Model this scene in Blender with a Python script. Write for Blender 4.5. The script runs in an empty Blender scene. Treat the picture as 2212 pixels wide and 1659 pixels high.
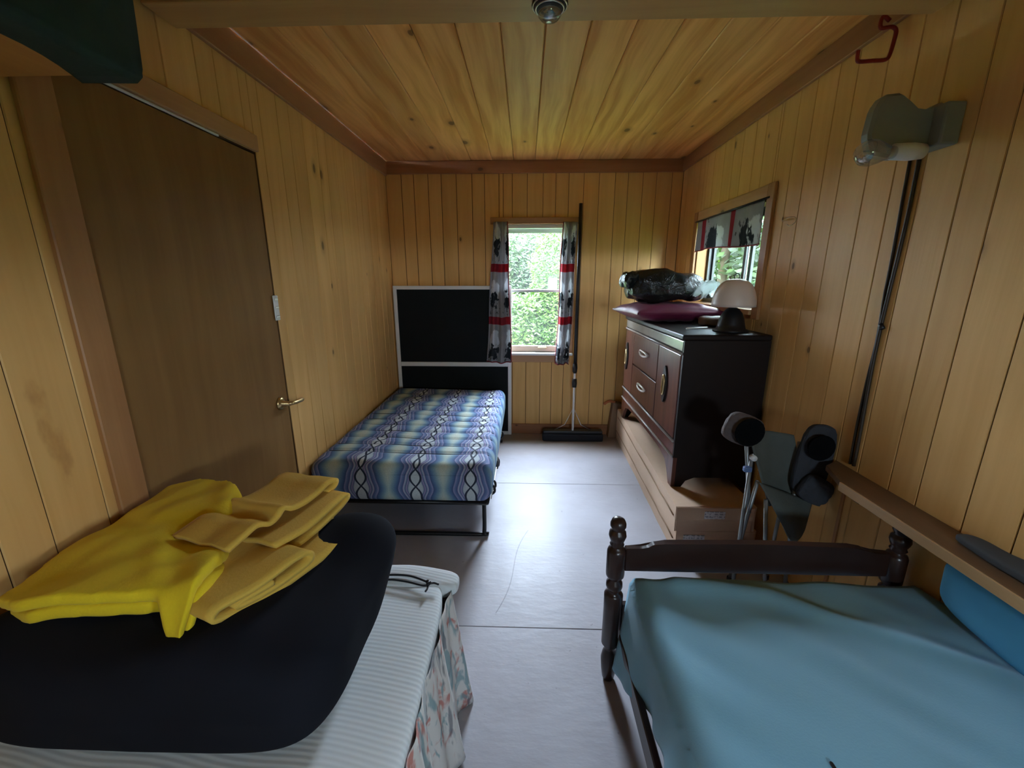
import bpy, bmesh, math, random
from mathutils import Vector, Matrix, noise
random.seed(7)
PI = math.pi
SC = bpy.context.scene
COL = SC.collection

# ------------------------------------------------------------------ camera, sky, exposure
cd = bpy.data.cameras.new('camera')
cam = bpy.data.objects.new('camera', cd); COL.objects.link(cam)
cam.location = (0, 0, 1.35)
cam.rotation_euler = (PI/2 - math.radians(14.0), 0, math.radians(1.85))
cd.sensor_width = 36.0
cd.lens = 897/2212*36.0
cd.clip_start = 0.02
SC.camera = cam

SKY = 120.0
wd = bpy.data.worlds.new('overcast_sky'); SC.world = wd; wd.use_nodes = True
bgn = wd.node_tree.nodes['Background']
bgn.inputs[0].default_value = (0.72, 0.81, 1.0, 1)
bgn.inputs[1].default_value = SKY

SC.view_settings.view_transform = 'Standard'
SC.view_settings.look = 'None'
SC.view_settings.gamma = 1.0
SC.view_settings.use_curve_mapping = False
SC.view_settings.exposure = 0.38
SC.cycles.max_bounces = 14
SC.cycles.diffuse_bounces = 10
SC.cycles.glossy_bounces = 4
SC.cycles.transparent_max_bounces = 16
SC.cycles.caustics_reflective = False
SC.cycles.caustics_refractive = False

def portal(name, loc, rot, sx, sy):
    l = bpy.data.lights.new(name, 'AREA'); l.shape = 'RECTANGLE'; l.size = sx; l.size_y = sy
    l.cycles.is_portal = True
    o = bpy.data.objects.new(name, l); COL.objects.link(o); o.location = loc; o.rotation_euler = rot
    return o

# room numbers
XL, XR, YB, YR, ZC = -1.123, 1.222, 3.57, -1.45, 2.26
BW = (-0.185, 0.335, 0.745, 1.79)       # back window opening x0 x1 z0 z1
RW = (2.29, 3.16, 1.20, 1.755)          # right window opening y0 y1 z0 z1
RB = (0.44, 0.78, 1.12, 1.42)           # unseen window added behind the camera for near light, x0 x1 z0 z1
RR = (-0.76, -0.44, 1.00, 1.32)         # unseen side window added to light the near beds, y0 y1 z0 z1
DR = (1.078, 1.868, 0.0, 1.865)         # door y0 y1 z0 z1
portal('portal_back', ((BW[0]+BW[1])/2, YB+0.09, (BW[2]+BW[3])/2), (-PI/2, 0, 0), BW[1]-BW[0], BW[3]-BW[2])
portal('portal_right', (XR+0.11, (RW[0]+RW[1])/2, (RW[2]+RW[3])/2), (0, PI/2, 0), RW[3]-RW[2], RW[1]-RW[0])
portal('portal_rear', ((RB[0]+RB[1])/2, YR-0.09, (RB[2]+RB[3])/2), (PI/2, 0, 0), RB[1]-RB[0], RB[3]-RB[2])
portal('portal_near', (XR+0.09, (RR[0]+RR[1])/2, (RR[2]+RR[3])/2), (0, PI/2, 0), RR[3]-RR[2], RR[1]-RR[0])

# ------------------------------------------------------------------ node expression helper
class X:
    def __init__(s, nt, k): s.nt, s.k = nt, k
    def _op(s, op, a, b=None, c=None):
        n = s.nt.nodes.new('ShaderNodeMath'); n.operation = op
        for i, v in enumerate((a, b, c)):
            if v is None: continue
            if isinstance(v, X): s.nt.links.new(v.k, n.inputs[i])
            else: n.inputs[i].default_value = v
        return X(s.nt, n.outputs[0])
    def __add__(s, o): return s._op('ADD', s, o)
    __radd__ = __add__
    def __sub__(s, o): return s._op('SUBTRACT', s, o)
    def __rsub__(s, o): return s._op('SUBTRACT', o, s)
    def __mul__(s, o): return s._op('MULTIPLY', s, o)
    __rmul__ = __mul__
    def __truediv__(s, o): return s._op('DIVIDE', s, o)
    def __lt__(s, o): return s._op('LESS_THAN', s, o)
    def __gt__(s, o): return s._op('GREATER_THAN', s, o)
    def sin(s): return s._op('SINE', s)
    def cos(s): return s._op('COSINE', s)
    def abs(s): return s._op('ABSOLUTE', s)
    def fract(s): return s._op('FRACT', s)
    def floor(s): return s._op('FLOOR', s)
    def min(s, o): return s._op('MINIMUM', s, o)
    def max(s, o): return s._op('MAXIMUM', s, o)
    def sm(s, a, b):        # smooth ramp 0..1 between a and b
        n = s.nt.nodes.new('ShaderNodeMapRange'); n.interpolation_type = 'SMOOTHSTEP'
        s.nt.links.new(s.k, n.inputs[0]); n.inputs[1].default_value = a; n.inputs[2].default_value = b
        return X(s.nt, n.outputs[0])

class Mat:
    def __init__(s, name, rough=0.6, spec=0.4):
        s.m = bpy.data.materials.new(name); s.m.use_nodes = True
        s.nt = s.m.node_tree; s.b = s.nt.nodes['Principled BSDF']
        s.b.inputs['Roughness'].default_value = rough
        s.b.inputs['Specular IOR Level'].default_value = spec
    def node(s, t): return s.nt.nodes.new(t)
    def link(s, a, b): s.nt.links.new(a.k if isinstance(a, X) else a, b)
    def xyz(s, kind='Object'):
        tc = s.node('ShaderNodeTexCoord'); sp = s.node('ShaderNodeSeparateXYZ')
        s.link(tc.outputs[kind], sp.inputs[0])
        return [X(s.nt, sp.outputs[i]) for i in range(3)]
    def vec(s, a, b, c):
        n = s.node('ShaderNodeCombineXYZ')
        for i, v in enumerate((a, b, c)):
            if isinstance(v, X): s.link(v, n.inputs[i])
            else: n.inputs[i].default_value = v
        return X(s.nt, n.outputs[0])
    def noise(s, v, scale=1.0, detail=3.0, rough=0.55, dist=0.0):
        n = s.node('ShaderNodeTexNoise'); s.link(v, n.inputs['Vector'])
        n.inputs['Scale'].default_value = scale; n.inputs['Detail'].default_value = detail
        n.inputs['Roughness'].default_value = rough; n.inputs['Distortion'].default_value = dist
        return X(s.nt, n.outputs[0])
    def rnd(s):
        n = s.node('ShaderNodeObjectInfo'); return X(s.nt, n.outputs['Random'])
    def ramp(s, f, stops, interp='LINEAR'):
        n = s.node('ShaderNodeValToRGB'); n.color_ramp.interpolation = interp
        e = n.color_ramp.elements
        e[0].position, e[0].color = stops[0][0], (*stops[0][1], 1)
        e[1].position, e[1].color = stops[-1][0], (*stops[-1][1], 1)
        for p, c in stops[1:-1]:
            q = e.new(p); q.color = (*c, 1)
        s.link(f, n.inputs[0]); return X(s.nt, n.outputs[0])
    def mix(s, f, a, b, mode='MIX'):
        n = s.node('ShaderNodeMix'); n.data_type = 'RGBA'; n.blend_type = mode
        for v, i in ((f, 0), (a, 6), (b, 7)):
            if isinstance(v, X): s.link(v, n.inputs[i])
            elif i == 0: n.inputs[0].default_value = v
            else: n.inputs[i].default_value = (*v, 1)
        return X(s.nt, n.outputs[2])
    def color(s, c):
        if isinstance(c, X): s.link(c, s.b.inputs['Base Color'])
        else: s.b.inputs['Base Color'].default_value = (*c, 1)
        return s
    def bump(s, h, strength=0.3, dist=0.01):
        n = s.node('ShaderNodeBump'); n.inputs['Strength'].default_value = strength; n.inputs['Distance'].default_value = dist
        s.link(h, n.inputs['Height']); s.link(n.outputs[0], s.b.inputs['Normal']); return s

def plain(name, c, rough=0.6, var=0.12, scale=9.0, metal=0.0, spec=0.4, bump=0.0):
    m = Mat(name, rough, spec); x, y, z = m.xyz()
    n = m.noise(m.vec(x, y, z), scale, 4)
    m.color(m.mix(n, tuple(v*(1-var) for v in c), tuple(min(1, v*(1+var)) for v in c)))
    m.b.inputs['Metallic'].default_value = metal
    if bump: m.bump(m.noise(m.vec(x, y, z), scale*6, 3), bump, 0.004)
    return m.m

def pine(name, light, dark, along='Z', across='X', rough=0.5, knots=1.0, tint=0.10, spec=0.35, streak=0.5, kr=1.0, stain=None):
    m = Mat(name, rough, spec); c = dict(zip('XYZ', m.xyz())); r = m.rnd()
    a, q = c[across], c[along]
    third = c[[k for k in 'XYZ' if k not in (along, across)][0]]
    off = r*37.0
    wob = m.noise(m.vec(a*2.0+off, q*1.1, 0.0), 1.0, 2)
    g1 = m.noise(m.vec(a*16.0+off+wob*2.0, q*0.9+off, third*16.0), 1.0, 3, 0.6)
    g2 = m.noise(m.vec(a*120.0+off+wob*6.0, q*3.0, third*120.0), 1.0, 2, 0.6)
    f = g1.sm(0.3, 0.72)*streak + g2*0.25 + (1-streak)*0.4
    base = m.mix(f, light, dark)
    # knots
    vo = m.node('ShaderNodeTexVoronoi'); vo.voronoi_dimensions = '2D'; vo.inputs['Randomness'].default_value = 1.0
    m.link(m.vec(a*4.6+off, q*2.6+off*3.0, 0.0), vo.inputs['Vector']); vo.inputs['Scale'].default_value = 1.0
    d = X(m.nt, vo.outputs['Distance']); sp = m.node('ShaderNodeSeparateXYZ'); m.link(vo.outputs['Color'], sp.inputs[0])
    pick = X(m.nt, sp.outputs[0]); sz = X(m.nt, sp.outputs[1])
    rad = (sz*0.055+0.02)*kr
    kn = (1-(d/rad).sm(0.6, 1.15))*(pick > (1-0.42*knots))
    halo = (1-(d/rad).sm(1.0, 2.6))*(pick > (1-0.42*knots))
    base = m.mix(halo*0.45, base, tuple(v*0.62 for v in dark))
    base = m.mix(kn*0.85, base, tuple(v*0.22 for v in dark))
    if stain:
        sx_, sy_ = stain
        e1 = (a-sx_+(q-sy_)*0.12)/0.022; e2 = (q-sy_)/0.12
        ee = e1*e1+e2*e2+(m.noise(m.vec(a*26, q*13, 1.0), 1.0, 3)-0.5)*5.0
        base = m.mix((1-ee.sm(-0.6, 1.6))*0.5, base, (dark[0]*0.55, dark[1]*0.42, dark[2]*0.35))
    hs = m.node('ShaderNodeHueSaturation'); m.link(base, hs.inputs['Color'])
    m.link(r*(2*tint)+(1-tint), hs.inputs['Value'])
    m.color(X(m.nt, hs.outputs[0]))
    m.bump(g2, 0.12, 0.002)
    return m.m

# ------------------------------------------------------------------ mesh helpers
def attach(o, parent):
    if parent is not None:
        o.parent = parent
        if parent.type == 'EMPTY':
            o.location = -Vector(parent.location)
    return o

def mk(name, verts, faces, mat, parent=None, smooth=False, uvs=None):
    me = bpy.data.meshes.new(name); me.from_pydata([tuple(v) for v in verts], [], faces); me.update()
    if uvs:
        ul = me.uv_layers.new(name='UVMap')
        for l in me.loops: ul.data[l.index].uv = uvs[l.vertex_index]
    if mat: me.materials.append(mat)
    if smooth:
        for p in me.polygons: p.use_smooth = True
    o = bpy.data.objects.new(name, me); COL.objects.link(o)
    return attach(o, parent)

def from_bm(name, bm, mat, parent=None, smooth=False):
    me = bpy.data.meshes.new(name); bmesh.ops.recalc_face_normals(bm, faces=bm.faces); bm.to_mesh(me); bm.free()
    if mat: me.materials.append(mat)
    if smooth:
        for p in me.polygons: p.use_smooth = True
    o = bpy.data.objects.new(name, me); COL.objects.link(o)
    return attach(o, parent)

def bm_box(bm, lo, hi):
    c = [(a+b)/2 for a, b in zip(lo, hi)]; s = [b-a for a, b in zip(lo, hi)]
    r = bmesh.ops.create_cube(bm, size=1.0, matrix=Matrix.Translation(c) @ Matrix.Diagonal((*s, 1)))
    return r['verts']

def box(name, lo, hi, mat, parent=None, bev=0.003, seg=1):
    lo, hi = [min(a, b) for a, b in zip(lo, hi)], [max(a, b) for a, b in zip(lo, hi)]
    bm = bmesh.new(); bm_box(bm, lo, hi)
    b = min(bev, 0.45*min(h-l for l, h in zip(lo, hi)))
    if b > 0: bmesh.ops.bevel(bm, geom=bm.edges[:], offset=b, segments=seg, affect='EDGES', profile=0.5)
    return from_bm(name, bm, mat, parent, smooth=False)

def boxes(name, lst, mat, parent=None):
    bm = bmesh.new()
    for lo, hi in lst: bm_box(bm, lo, hi)
    return from_bm(name, bm, mat, parent)

def tube(name, pts, r, mat, parent=None, seg=8, closed=False):
    pts = [Vector(p) for p in pts]; n = len(pts); V = []; F = []
    rs = r if isinstance(r, (list, tuple)) else [r]*n
    prev = None
    for i, p in enumerate(pts):
        if closed: t = pts[(i+1) % n]-pts[i-1]
        else: t = pts[min(i+1, n-1)]-pts[max(i-1, 0)]
        t.normalize()
        if prev is None:
            u = t.orthogonal().normalized()
        else:
            u = prev-t*prev.dot(t); u.normalize()
        prev = u; w = t.cross(u)
        for k in range(seg):
            a = 2*PI*k/seg; V.append(p+(u*math.cos(a)+w*math.sin(a))*rs[i])
    for i in range(n if closed else n-1):
        j = (i+1) % n
        for k in range(seg):
            F.append((i*seg+k, i*seg+(k+1) % seg, j*seg+(k+1) % seg, j*seg+k))
    if not closed:
        F.append(tuple(range(seg))[::-1]); F.append(tuple((n-1)*seg+k for k in range(seg)))
    return mk(name, V, F, mat, parent, smooth=True)

def curve_pts(pts, sub=6, closed=False):
    P = [Vector(p) for p in pts]; n = len(P); out = []
    rng = range(n if closed else n-1)
    for i in rng:
        p0 = P[(i-1) % n] if closed or i > 0 else P[0]
        p1, p2 = P[i], P[(i+1) % n]
        p3 = P[(i+2) % n] if closed or i+2 < n else P[-1]
        for k in range(sub):
            t = k/sub
            out.append(0.5*((2*p1)+(p2-p0)*t+(2*p0-5*p1+4*p2-p3)*t*t+(3*p1-p0-3*p2+p3)*t**3))
    if not closed: out.append(P[-1])
    return out

def lathe(name, prof, loc, mat, parent=None, seg=20, axis='Z', smooth=True):
    V = []; F = []; n = len(prof)
    for r, h in prof:
        for k in range(seg):
            a = 2*PI*k/seg; c, s = r*math.cos(a), r*math.sin(a)
            v = {'Z': (c, s, h), 'X': (h, c, s), 'Y': (c, h, s)}[axis]
            V.append(Vector(v)+Vector(loc))
    for i in range(n-1):
        for k in range(seg):
            F.append((i*seg+k, i*seg+(k+1) % seg, (i+1)*seg+(k+1) % seg, (i+1)*seg+k))
    F.append(tuple(range(seg))[::-1]); F.append(tuple((n-1)*seg+k for k in range(seg)))
    o = mk(name, V, F, mat, parent, smooth)
    return o

def grid(name, f, nu, nv, mat, parent=None, thick=0.0, smooth=True, offset=0.0, uvf=None):
    V = []; F = []; U = []
    for j in range(nv+1):
        for i in range(nu+1):
            u, v = i/nu, j/nv; V.append(f(u, v)); U.append(uvf(u, v) if uvf else (u, v))
    for j in range(nv):
        for i in range(nu):
            a = j*(nu+1)+i; F.append((a, a+1, a+nu+2, a+nu+1))
    o = mk(name, V, F, mat, parent, smooth, U)
    if thick:
        md = o.modifiers.new('thickness', 'SOLIDIFY'); md.thickness = thick; md.offset = offset
    return o

def blob(name, lo, hi, mat, parent=None, p=5.0, sub=24, amp=0.0, freq=6.0, fn=None, seed=0.0):
    """rounded soft box (super-ellipsoid) with wrinkles"""
    bm = bmesh.new(); bmesh.ops.create_cube(bm, size=2.0)
    bmesh.ops.subdivide_edges(bm, edges=bm.edges[:], cuts=sub, use_grid_fill=True)
    c = Vector([(a+b)/2 for a, b in zip(lo, hi)]); s = Vector([(b-a)/2 for a, b in zip(lo, hi)])
    for v in bm.verts:
        q = v.co.copy(); n = sum(abs(t)**p for t in q)**(1/p); q = q/n
        w = Vector((c.x+q.x*s.x, c.y+q.y*s.y, c.z+q.z*s.z))
        if amp: 
            d = Vector((q.x, q.y, q.z)).normalized()
            w += d*amp*noise.noise(w*freq+Vector((seed, seed, seed)))
        if fn: w = Vector(fn(w, q))
        v.co = w
    return from_bm(name, bm, mat, parent, smooth=True)

def prism(name, poly, axis, a, b, mat, parent=None, bev=0.0):
    """polygon in the two other axes (in xyz order) extruded from a to b along axis"""
    bm = bmesh.new(); lo = []; hi = []
    for p, q in poly:
        for lst, t in ((lo, a), (hi, b)):
            co = {'X': (t, p, q), 'Y': (p, t, q), 'Z': (p, q, t)}[axis]
            lst.append(bm.verts.new(co))
    bm.faces.new(lo); bm.faces.new(hi[::-1]); n = len(poly)
    for i in range(n): bm.faces.new((lo[i], hi[i], hi[(i+1) % n], lo[(i+1) % n]))
    if bev: bmesh.ops.bevel(bm, geom=bm.edges[:], offset=bev, segments=1, affect='EDGES')
    return from_bm(name, bm, mat, parent)

def soft_slab(poly, z0, z1, voxel=0.012, smooth_it=8):
    """a cloth slab with a free outline: returns verts, faces after remeshing"""
    bm = bmesh.new()
    lo = [bm.verts.new((x, y, z0)) for x, y in poly]; hi = [bm.verts.new((x, y, z1)) for x, y in poly]; n = len(poly)
    bm.faces.new(lo[::-1]); bm.faces.new(hi)
    for i in range(n): bm.faces.new((lo[i], lo[(i+1) % n], hi[(i+1) % n], hi[i]))
    bmesh.ops.triangulate(bm, faces=bm.faces[:])
    o = from_bm('tmp_slab', bm, None)
    md = o.modifiers.new('r', 'REMESH'); md.mode = 'VOXEL'; md.voxel_size = voxel
    ms = o.modifiers.new('s', 'SMOOTH'); ms.iterations = smooth_it; ms.factor = 0.5
    dg = bpy.context.evaluated_depsgraph_get(); ev = o.evaluated_get(dg); me = ev.to_mesh()
    V = [v.co.copy() for v in me.vertices]; F = [tuple(p.vertices) for p in me.polygons]
    ev.to_mesh_clear(); m0 = o.data; bpy.data.objects.remove(o); bpy.data.meshes.remove(m0)
    return V, F

def tag(o, label, cat, group=None):
    o['label'] = label; o['category'] = cat
    if group: o['group'] = group
    return o
def thing(name, label, cat, loc=(0, 0, 0), group=None):
    o = bpy.data.objects.new(name, None); COL.objects.link(o); o.location = loc
    o.empty_display_size = 0.05
    return tag(o, label, cat, group)
def struct(o):
    o['kind'] = 'structure'; return o
def sempty(name, loc=(0, 0, 0)):
    o = bpy.data.objects.new(name, None); COL.objects.link(o); o.location = loc; o.empty_display_size = 0.05
    return struct(o)

# ------------------------------------------------------------------ materials
WALL_L, WALL_D = (0.77, 0.48, 0.185), (0.62, 0.345, 0.11)
m_wall_b = pine('pine_panel_back', WALL_L, WALL_D, 'Z', 'X', 0.5, 0.25, 0.06, 0.2)
m_wall_s = pine('pine_panel_side', WALL_L, WALL_D, 'Z', 'Y', 0.5, 0.35, 0.06, 0.2)
m_wall_l = pine('pine_panel_left', WALL_L, WALL_D, 'Z', 'Y', 0.5, 0.35, 0.06, 0.2, stain=(0.895, 1.0))
m_ceil = pine('knotty_pine_ceiling', (0.90, 0.49, 0.175), (0.62, 0.265, 0.07), 'Y', 'X', 0.42, 0.8, 0.12, 0.15, streak=0.95, kr=1.5)
m_beam = pine('pine_beam', (0.58, 0.35, 0.13), (0.44, 0.24, 0.08), 'X', 'Y', 0.45, 0.9, 0.03)
m_trim_x = pine('red_pine_trim', (0.40, 0.19, 0.085), (0.27, 0.11, 0.045), 'X', 'Z', 0.5, 0.8, 0.05)
m_trim_y = pine('red_pine_trim_side', (0.42, 0.21, 0.09), (0.28, 0.12, 0.05), 'Y', 'Z', 0.5, 0.7, 0.05)
m_case_z = pine('pine_casing_upright', (0.48, 0.25, 0.10), (0.33, 0.15, 0.055), 'Z', 'Y', 0.45, 0.6, 0.05)
m_case_y = pine('pine_casing_level', (0.56, 0.33, 0.15), (0.42, 0.22, 0.09), 'Y', 'Z', 0.45, 0.6, 0.05)
m_case_x = pine('pine_casing_back', (0.52, 0.30, 0.16), (0.40, 0.20, 0.09), 'X', 'Z', 0.45, 0.3, 0.05)
m_jamb = pine('amber_varnished_jamb', (0.40, 0.19, 0.03), (0.30, 0.13, 0.02), 'Z', 'X', 0.45, 0.4, 0.03)
m_door = pine('luan_door_veneer', (0.27, 0.145, 0.048), (0.21, 0.105, 0.032), 'Z', 'Y', 0.5, 0.0, 0.02, 0.18, streak=0.6)
m_ledge = pine('old_wood_ledge', (0.21, 0.125, 0.07), (0.14, 0.08, 0.04), 'Y', 'X', 0.4, 0.6, 0.03)
m_dark = plain('dark_backing', (0.10, 0.065, 0.03), 0.8)
m_groove = plain('panel_core', (0.16, 0.09, 0.035), 0.8)
m_stain = plain('stained_groove', (0.13, 0.065, 0.022), 0.8)
m_white = plain('white_paint', (0.74, 0.74, 0.72), 0.4, 0.04)
m_sashw = plain('grey_white_vinyl', (0.66, 0.67, 0.68), 0.35, 0.04)
m_sashtan = plain('tan_sash_rail', (0.55, 0.40, 0.30), 0.45, 0.06)
m_blackmetal = plain('black_metal', (0.012, 0.012, 0.013), 0.35, 0.1, metal=0.3)
m_blackplast = plain('black_plastic', (0.012, 0.012, 0.014), 0.4, 0.1)
m_darkframe = plain('dark_window_frame', (0.02, 0.028, 0.024), 0.4, 0.1)
m_brass = plain('aged_brass', (0.62, 0.45, 0.22), 0.28, 0.15, metal=1.0)
m_chrome = plain('worn_chrome', (0.75, 0.73, 0.70), 0.3, 0.1, metal=0.9)
m_red = plain('red_vinyl_coating', (0.22, 0.015, 0.012), 0.4, 0.1)
m_grass = plain('lawn', (0.06, 0.11, 0.025), 0.9, 0.4, 2.0)
m_bark = plain('bark', (0.06, 0.045, 0.03), 0.9, 0.3, 12.0)

# painted floor
mf = Mat('painted_plywood_floor', 0.40, 0.10)
x, y, z = mf.xyz()
big = mf.noise(mf.vec(x, y, z), 2.2, 4)
fc = mf.mix(big.sm(0.35, 0.7), (0.41, 0.405, 0.435), (0.355, 0.345, 0.365))
spk = mf.noise(mf.vec(x, y, z), 38.0, 2)
scr = mf.noise(mf.vec(x*9.0, y*60.0, 0.0), 1.0, 2)
fc = mf.mix((spk > 0.735)*0.5, fc, (0.20, 0.19, 0.19))
# a long scuff and browner strip by the far wall
brown_n = mf.noise(mf.vec(x*3.0, y*6.0, 0.0), 1.0, 4)
fc = mf.mix(((y+brown_n*0.5).sm(3.2, 3.8))*0.75, fc, (0.30, 0.22, 0.15))
scuff = ((x+0.08-(y-1.62)*0.26-0.02*(y*9.0).sin()).abs() < 0.0022)*(y > 1.45)*(y < 2.05)
fc = mf.mix(scuff*0.7, fc, (0.14, 0.14, 0.15))
mf.color(fc)
mf.bump(mf.noise(mf.vec(x*14.0, y*32.0, 0.0), 1.0, 3)*0.7+mf.noise(mf.vec(x, y, 0.0), 7.0, 2), 0.30, 0.006)
mf.link(mf.noise(mf.vec(x, y, z), 5.0, 3)*0.16+0.32, mf.b.inputs['Roughness'])
m_floor = mf.m

def glass_mat(name, tint, haze, veil=(0.8, 0.85, 0.85), gloss=0.05):
    m = bpy.data.materials.new(name); m.use_nodes = True; nt = m.node_tree; nt.nodes.clear()
    out = nt.nodes.new('ShaderNodeOutputMaterial'); tr = nt.nodes.new('ShaderNodeBsdfTransparent'); tr.inputs[0].default_value = (*tint, 1)
    gl = nt.nodes.new('ShaderNodeBsdfGlossy'); gl.inputs['Roughness'].default_value = 0.03
    df = nt.nodes.new('ShaderNodeBsdfTranslucent'); df.inputs[0].default_value = (*veil, 1)
    mx = nt.nodes.new('ShaderNodeMixShader'); mx.inputs[0].default_value = gloss
    m2 = nt.nodes.new('ShaderNodeMixShader')
    tc = nt.nodes.new('ShaderNodeTexCoord'); ns = nt.nodes.new('ShaderNodeTexNoise'); ns.inputs['Scale'].default_value = 3.0
    nt.links.new(tc.outputs['Object'], ns.inputs['Vector'])
    mr = nt.nodes.new('ShaderNodeMapRange'); mr.inputs[1].default_value = 0.3; mr.inputs[2].default_value = 0.75
    mr.inputs[3].default_value = haze*0.5; mr.inputs[4].default_value = haze*1.6
    nt.links.new(ns.outputs[0], mr.inputs[0]); nt.links.new(mr.outputs[0], m2.inputs[0])
    nt.links.new(tr.outputs[0], mx.inputs[1]); nt.links.new(gl.outputs[0], mx.inputs[2])
    nt.links.new(mx.outputs[0], m2.inputs[1]); nt.links.new(df.outputs[0], m2.inputs[2])
    nt.links.new(m2.outputs[0], out.inputs[0]); return m
m_glass = glass_mat('dusty_window_glass', (0.93, 0.96, 0.95), 0.004)
m_glass2 = glass_mat('clear_window_glass', (0.90, 0.95, 0.92), 0.0008)
m_clear = glass_mat('clear_plastic_film', (0.80, 0.86, 0.86), 0.25)

# ------------------------------------------------------------------ planked surfaces
def plank_mesh(w, L, t=0.009, c=0.0025):
    prof = [(0, 0), (0, t-c), (c, t), (w-c, t), (w, t-c), (w, 0)]
    V = [(p, q, 0) for p, q in prof]+[(p, q, L) for p, q in prof]; n = 6
    F = [tuple(range(n)), tuple(range(n, 2*n))[::-1]]+[(i, i+n, (i+1) % n+n, (i+1) % n) for i in range(n)]
    return V, F

def plank_wall(parent, s0, s1, z0, z1, to_world, mat, widths, openings=(), name='plank', gap=0.0012):
    """vertical planks; to_world(s, depth, z) ; openings (s0,s1,z0,z1)"""
    cuts = [s0]; k = 0
    while cuts[-1] < s1-0.001:
        cuts.append(min(s1, cuts[-1]+widths[k % len(widths)])); k += 1
    if cuts[-1]-cuts[-2] < 0.02 and len(cuts) > 2: cuts.pop(-2)
    allc = set(cuts)
    for a, b, _, _ in openings:
        for e in (a, b):
            if s0 < e < s1:
                near = [c for c in allc if abs(c-e) < 0.012 and c not in (s0, s1)]
                for c in near: allc.discard(c)
                allc.add(e)
    cl = sorted(allc)
    for a, b in zip(cl[:-1], cl[1:]):
        segs = [(z0, z1)]
        for oa, ob, oz0, oz1 in openings:
            if oa-1e-4 <= (a+b)/2 <= ob+1e-4:
                ns = []
                for u, v in segs:
                    if oz0 > u: ns.append((u, min(v, oz0)))
                    if oz1 < v: ns.append((max(u, oz1), v))
                segs = ns
        for u, v in segs:
            if v-u < 0.01: continue
            V, F = plank_mesh(b-a-gap, v-u)
            W = [to_world(a+p+gap/2, q, u+r) for p, q, r in V]
            o = mk(name, W, F, mat, parent)
            o.data.materials.append(m_stain)
            for i in (0, 1, 2, 4, 5, 6, 7): 
                if i < len(o.data.polygons): o.data.polygons[i].material_index = 1 if i != 4 else 0

PW = [0.135, 0.10, 0.125, 0.145, 0.095, 0.13, 0.115]
PT = 0.009
TH = 0.10
def wall_backing(name, axis, a0, a1, s0, s1, openings):
    """slab between a0..a1 on axis, spanning s0..s1 and 0..ZC, with rectangular openings"""
    zs = sorted({0.0, ZC, *[o[2] for o in openings], *[o[3] for o in openings]})
    ss = sorted({s0, s1, *[o[0] for o in openings], *[o[1] for o in openings]})
    L = []
    for u, v in zip(ss[:-1], ss[1:]):
        for w, x_ in zip(zs[:-1], zs[1:]):
            cs, cz = (u+v)/2, (w+x_)/2
            if any(o[0] < cs < o[1] and o[2] < cz < o[3] for o in openings): continue
            if axis == 'Y': L.append(((u, a0, w), (v, a1, x_)))
            else: L.append(((a0, u, w), (a1, v, x_)))
    return struct(boxes(name, L, m_groove))

wb = wall_backing('wall_back', 'Y', YB+PT, YB+TH, XL-TH, XR+TH, [BW])
plank_wall(wb, XL, XR, 0.0, ZC, lambda s, d, z: (s, YB+PT-d, z), m_wall_b, [0.125, 0.10, 0.115, 0.105, 0.12], [BW])
wl = wall_backing('wall_left', 'X', XL-TH, XL-PT, YR, YB+PT, [DR])
plank_wall(wl, YR, YB, 0.0, ZC, lambda s, d, z: (XL-PT+d, s, z), m_wall_l, PW, [DR])
wr = wall_backing('wall_right', 'X', XR+PT, XR+TH, YR, YB+PT, [RW, RR])
plank_wall(wr, YR, YB, 0.0, ZC, lambda s, d, z: (XR+PT-d, s, z), m_wall_s, [0.12, 0.14, 0.10, 0.13, 0.11], [RW, RR])
wk = wall_backing('wall_rear', 'Y', YR-TH, YR-PT, XL-TH, XR+TH, [RB])
plank_wall(wk, XL, XR, 0.0, ZC, lambda s, d, z: (s, YR-PT+d, z), m_wall_b, [0.2], [RB])

# ceiling with boards along the room
ceil = struct(boxes('ceiling', [((XL-TH, YR-TH, ZC+0.012), (XR+TH, YB+TH, ZC+0.10))], m_dark))
s = 0.065-0.167*8
cuts = []
while s < XR+0.167:
    cuts.append(max(XL, min(XR, s))); s += 0.167
for a, b in zip(cuts[:-1], cuts[1:]):
    if b-a < 0.02: continue
    V, F = plank_mesh(b-a-0.002, YB-YR, 0.014, 0.004)
    mk('ceiling_board', [(a+p+0.001, YR+r, ZC+0.014-q) for p, q, r in V], F, m_ceil, ceil)

# floor of painted plywood sheets
flo = struct(boxes('floor', [((XL-TH, YR-TH, -0.08), (XR+TH, YB+TH, -0.014))], m_dark))
ys = [YR, -1.06, 0.16, 1.38, 2.60, YB]
for a, b in zip(ys[:-1], ys[1:]):
    box('plywood_sheet', (XL, a+0.0012, -0.014), (XR, b-0.0012, 0.0), m_floor, flo, 0.0015)

# trims
struct(box('trim_1', (XL, YB-0.020, 2.166), (XR, YB-0.0005, ZC-0.001), m_trim_x, None, 0.003))
struct(box('trim_2', (XL+0.0005, YR, 2.150), (XL+0.020, YB-0.021, ZC-0.001), m_trim_y, None, 0.003))
struct(box('trim_3', (XR-0.020, YR, 2.170), (XR-0.0005, YB-0.021, ZC-0.001), m_trim_y, None, 0.003))
struct(box('baseboard_back', (XL, YB-0.016, 0.001), (XR, YB-0.0005, 0.092), m_trim_x, None, 0.003))
bm_ = box('ceiling_beam', (XL+0.021, 1.372, 2.115), (XR-0.021, 1.50, ZC-0.0005), m_beam, None, 0.005, 2)
struct(bm_)

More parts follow.
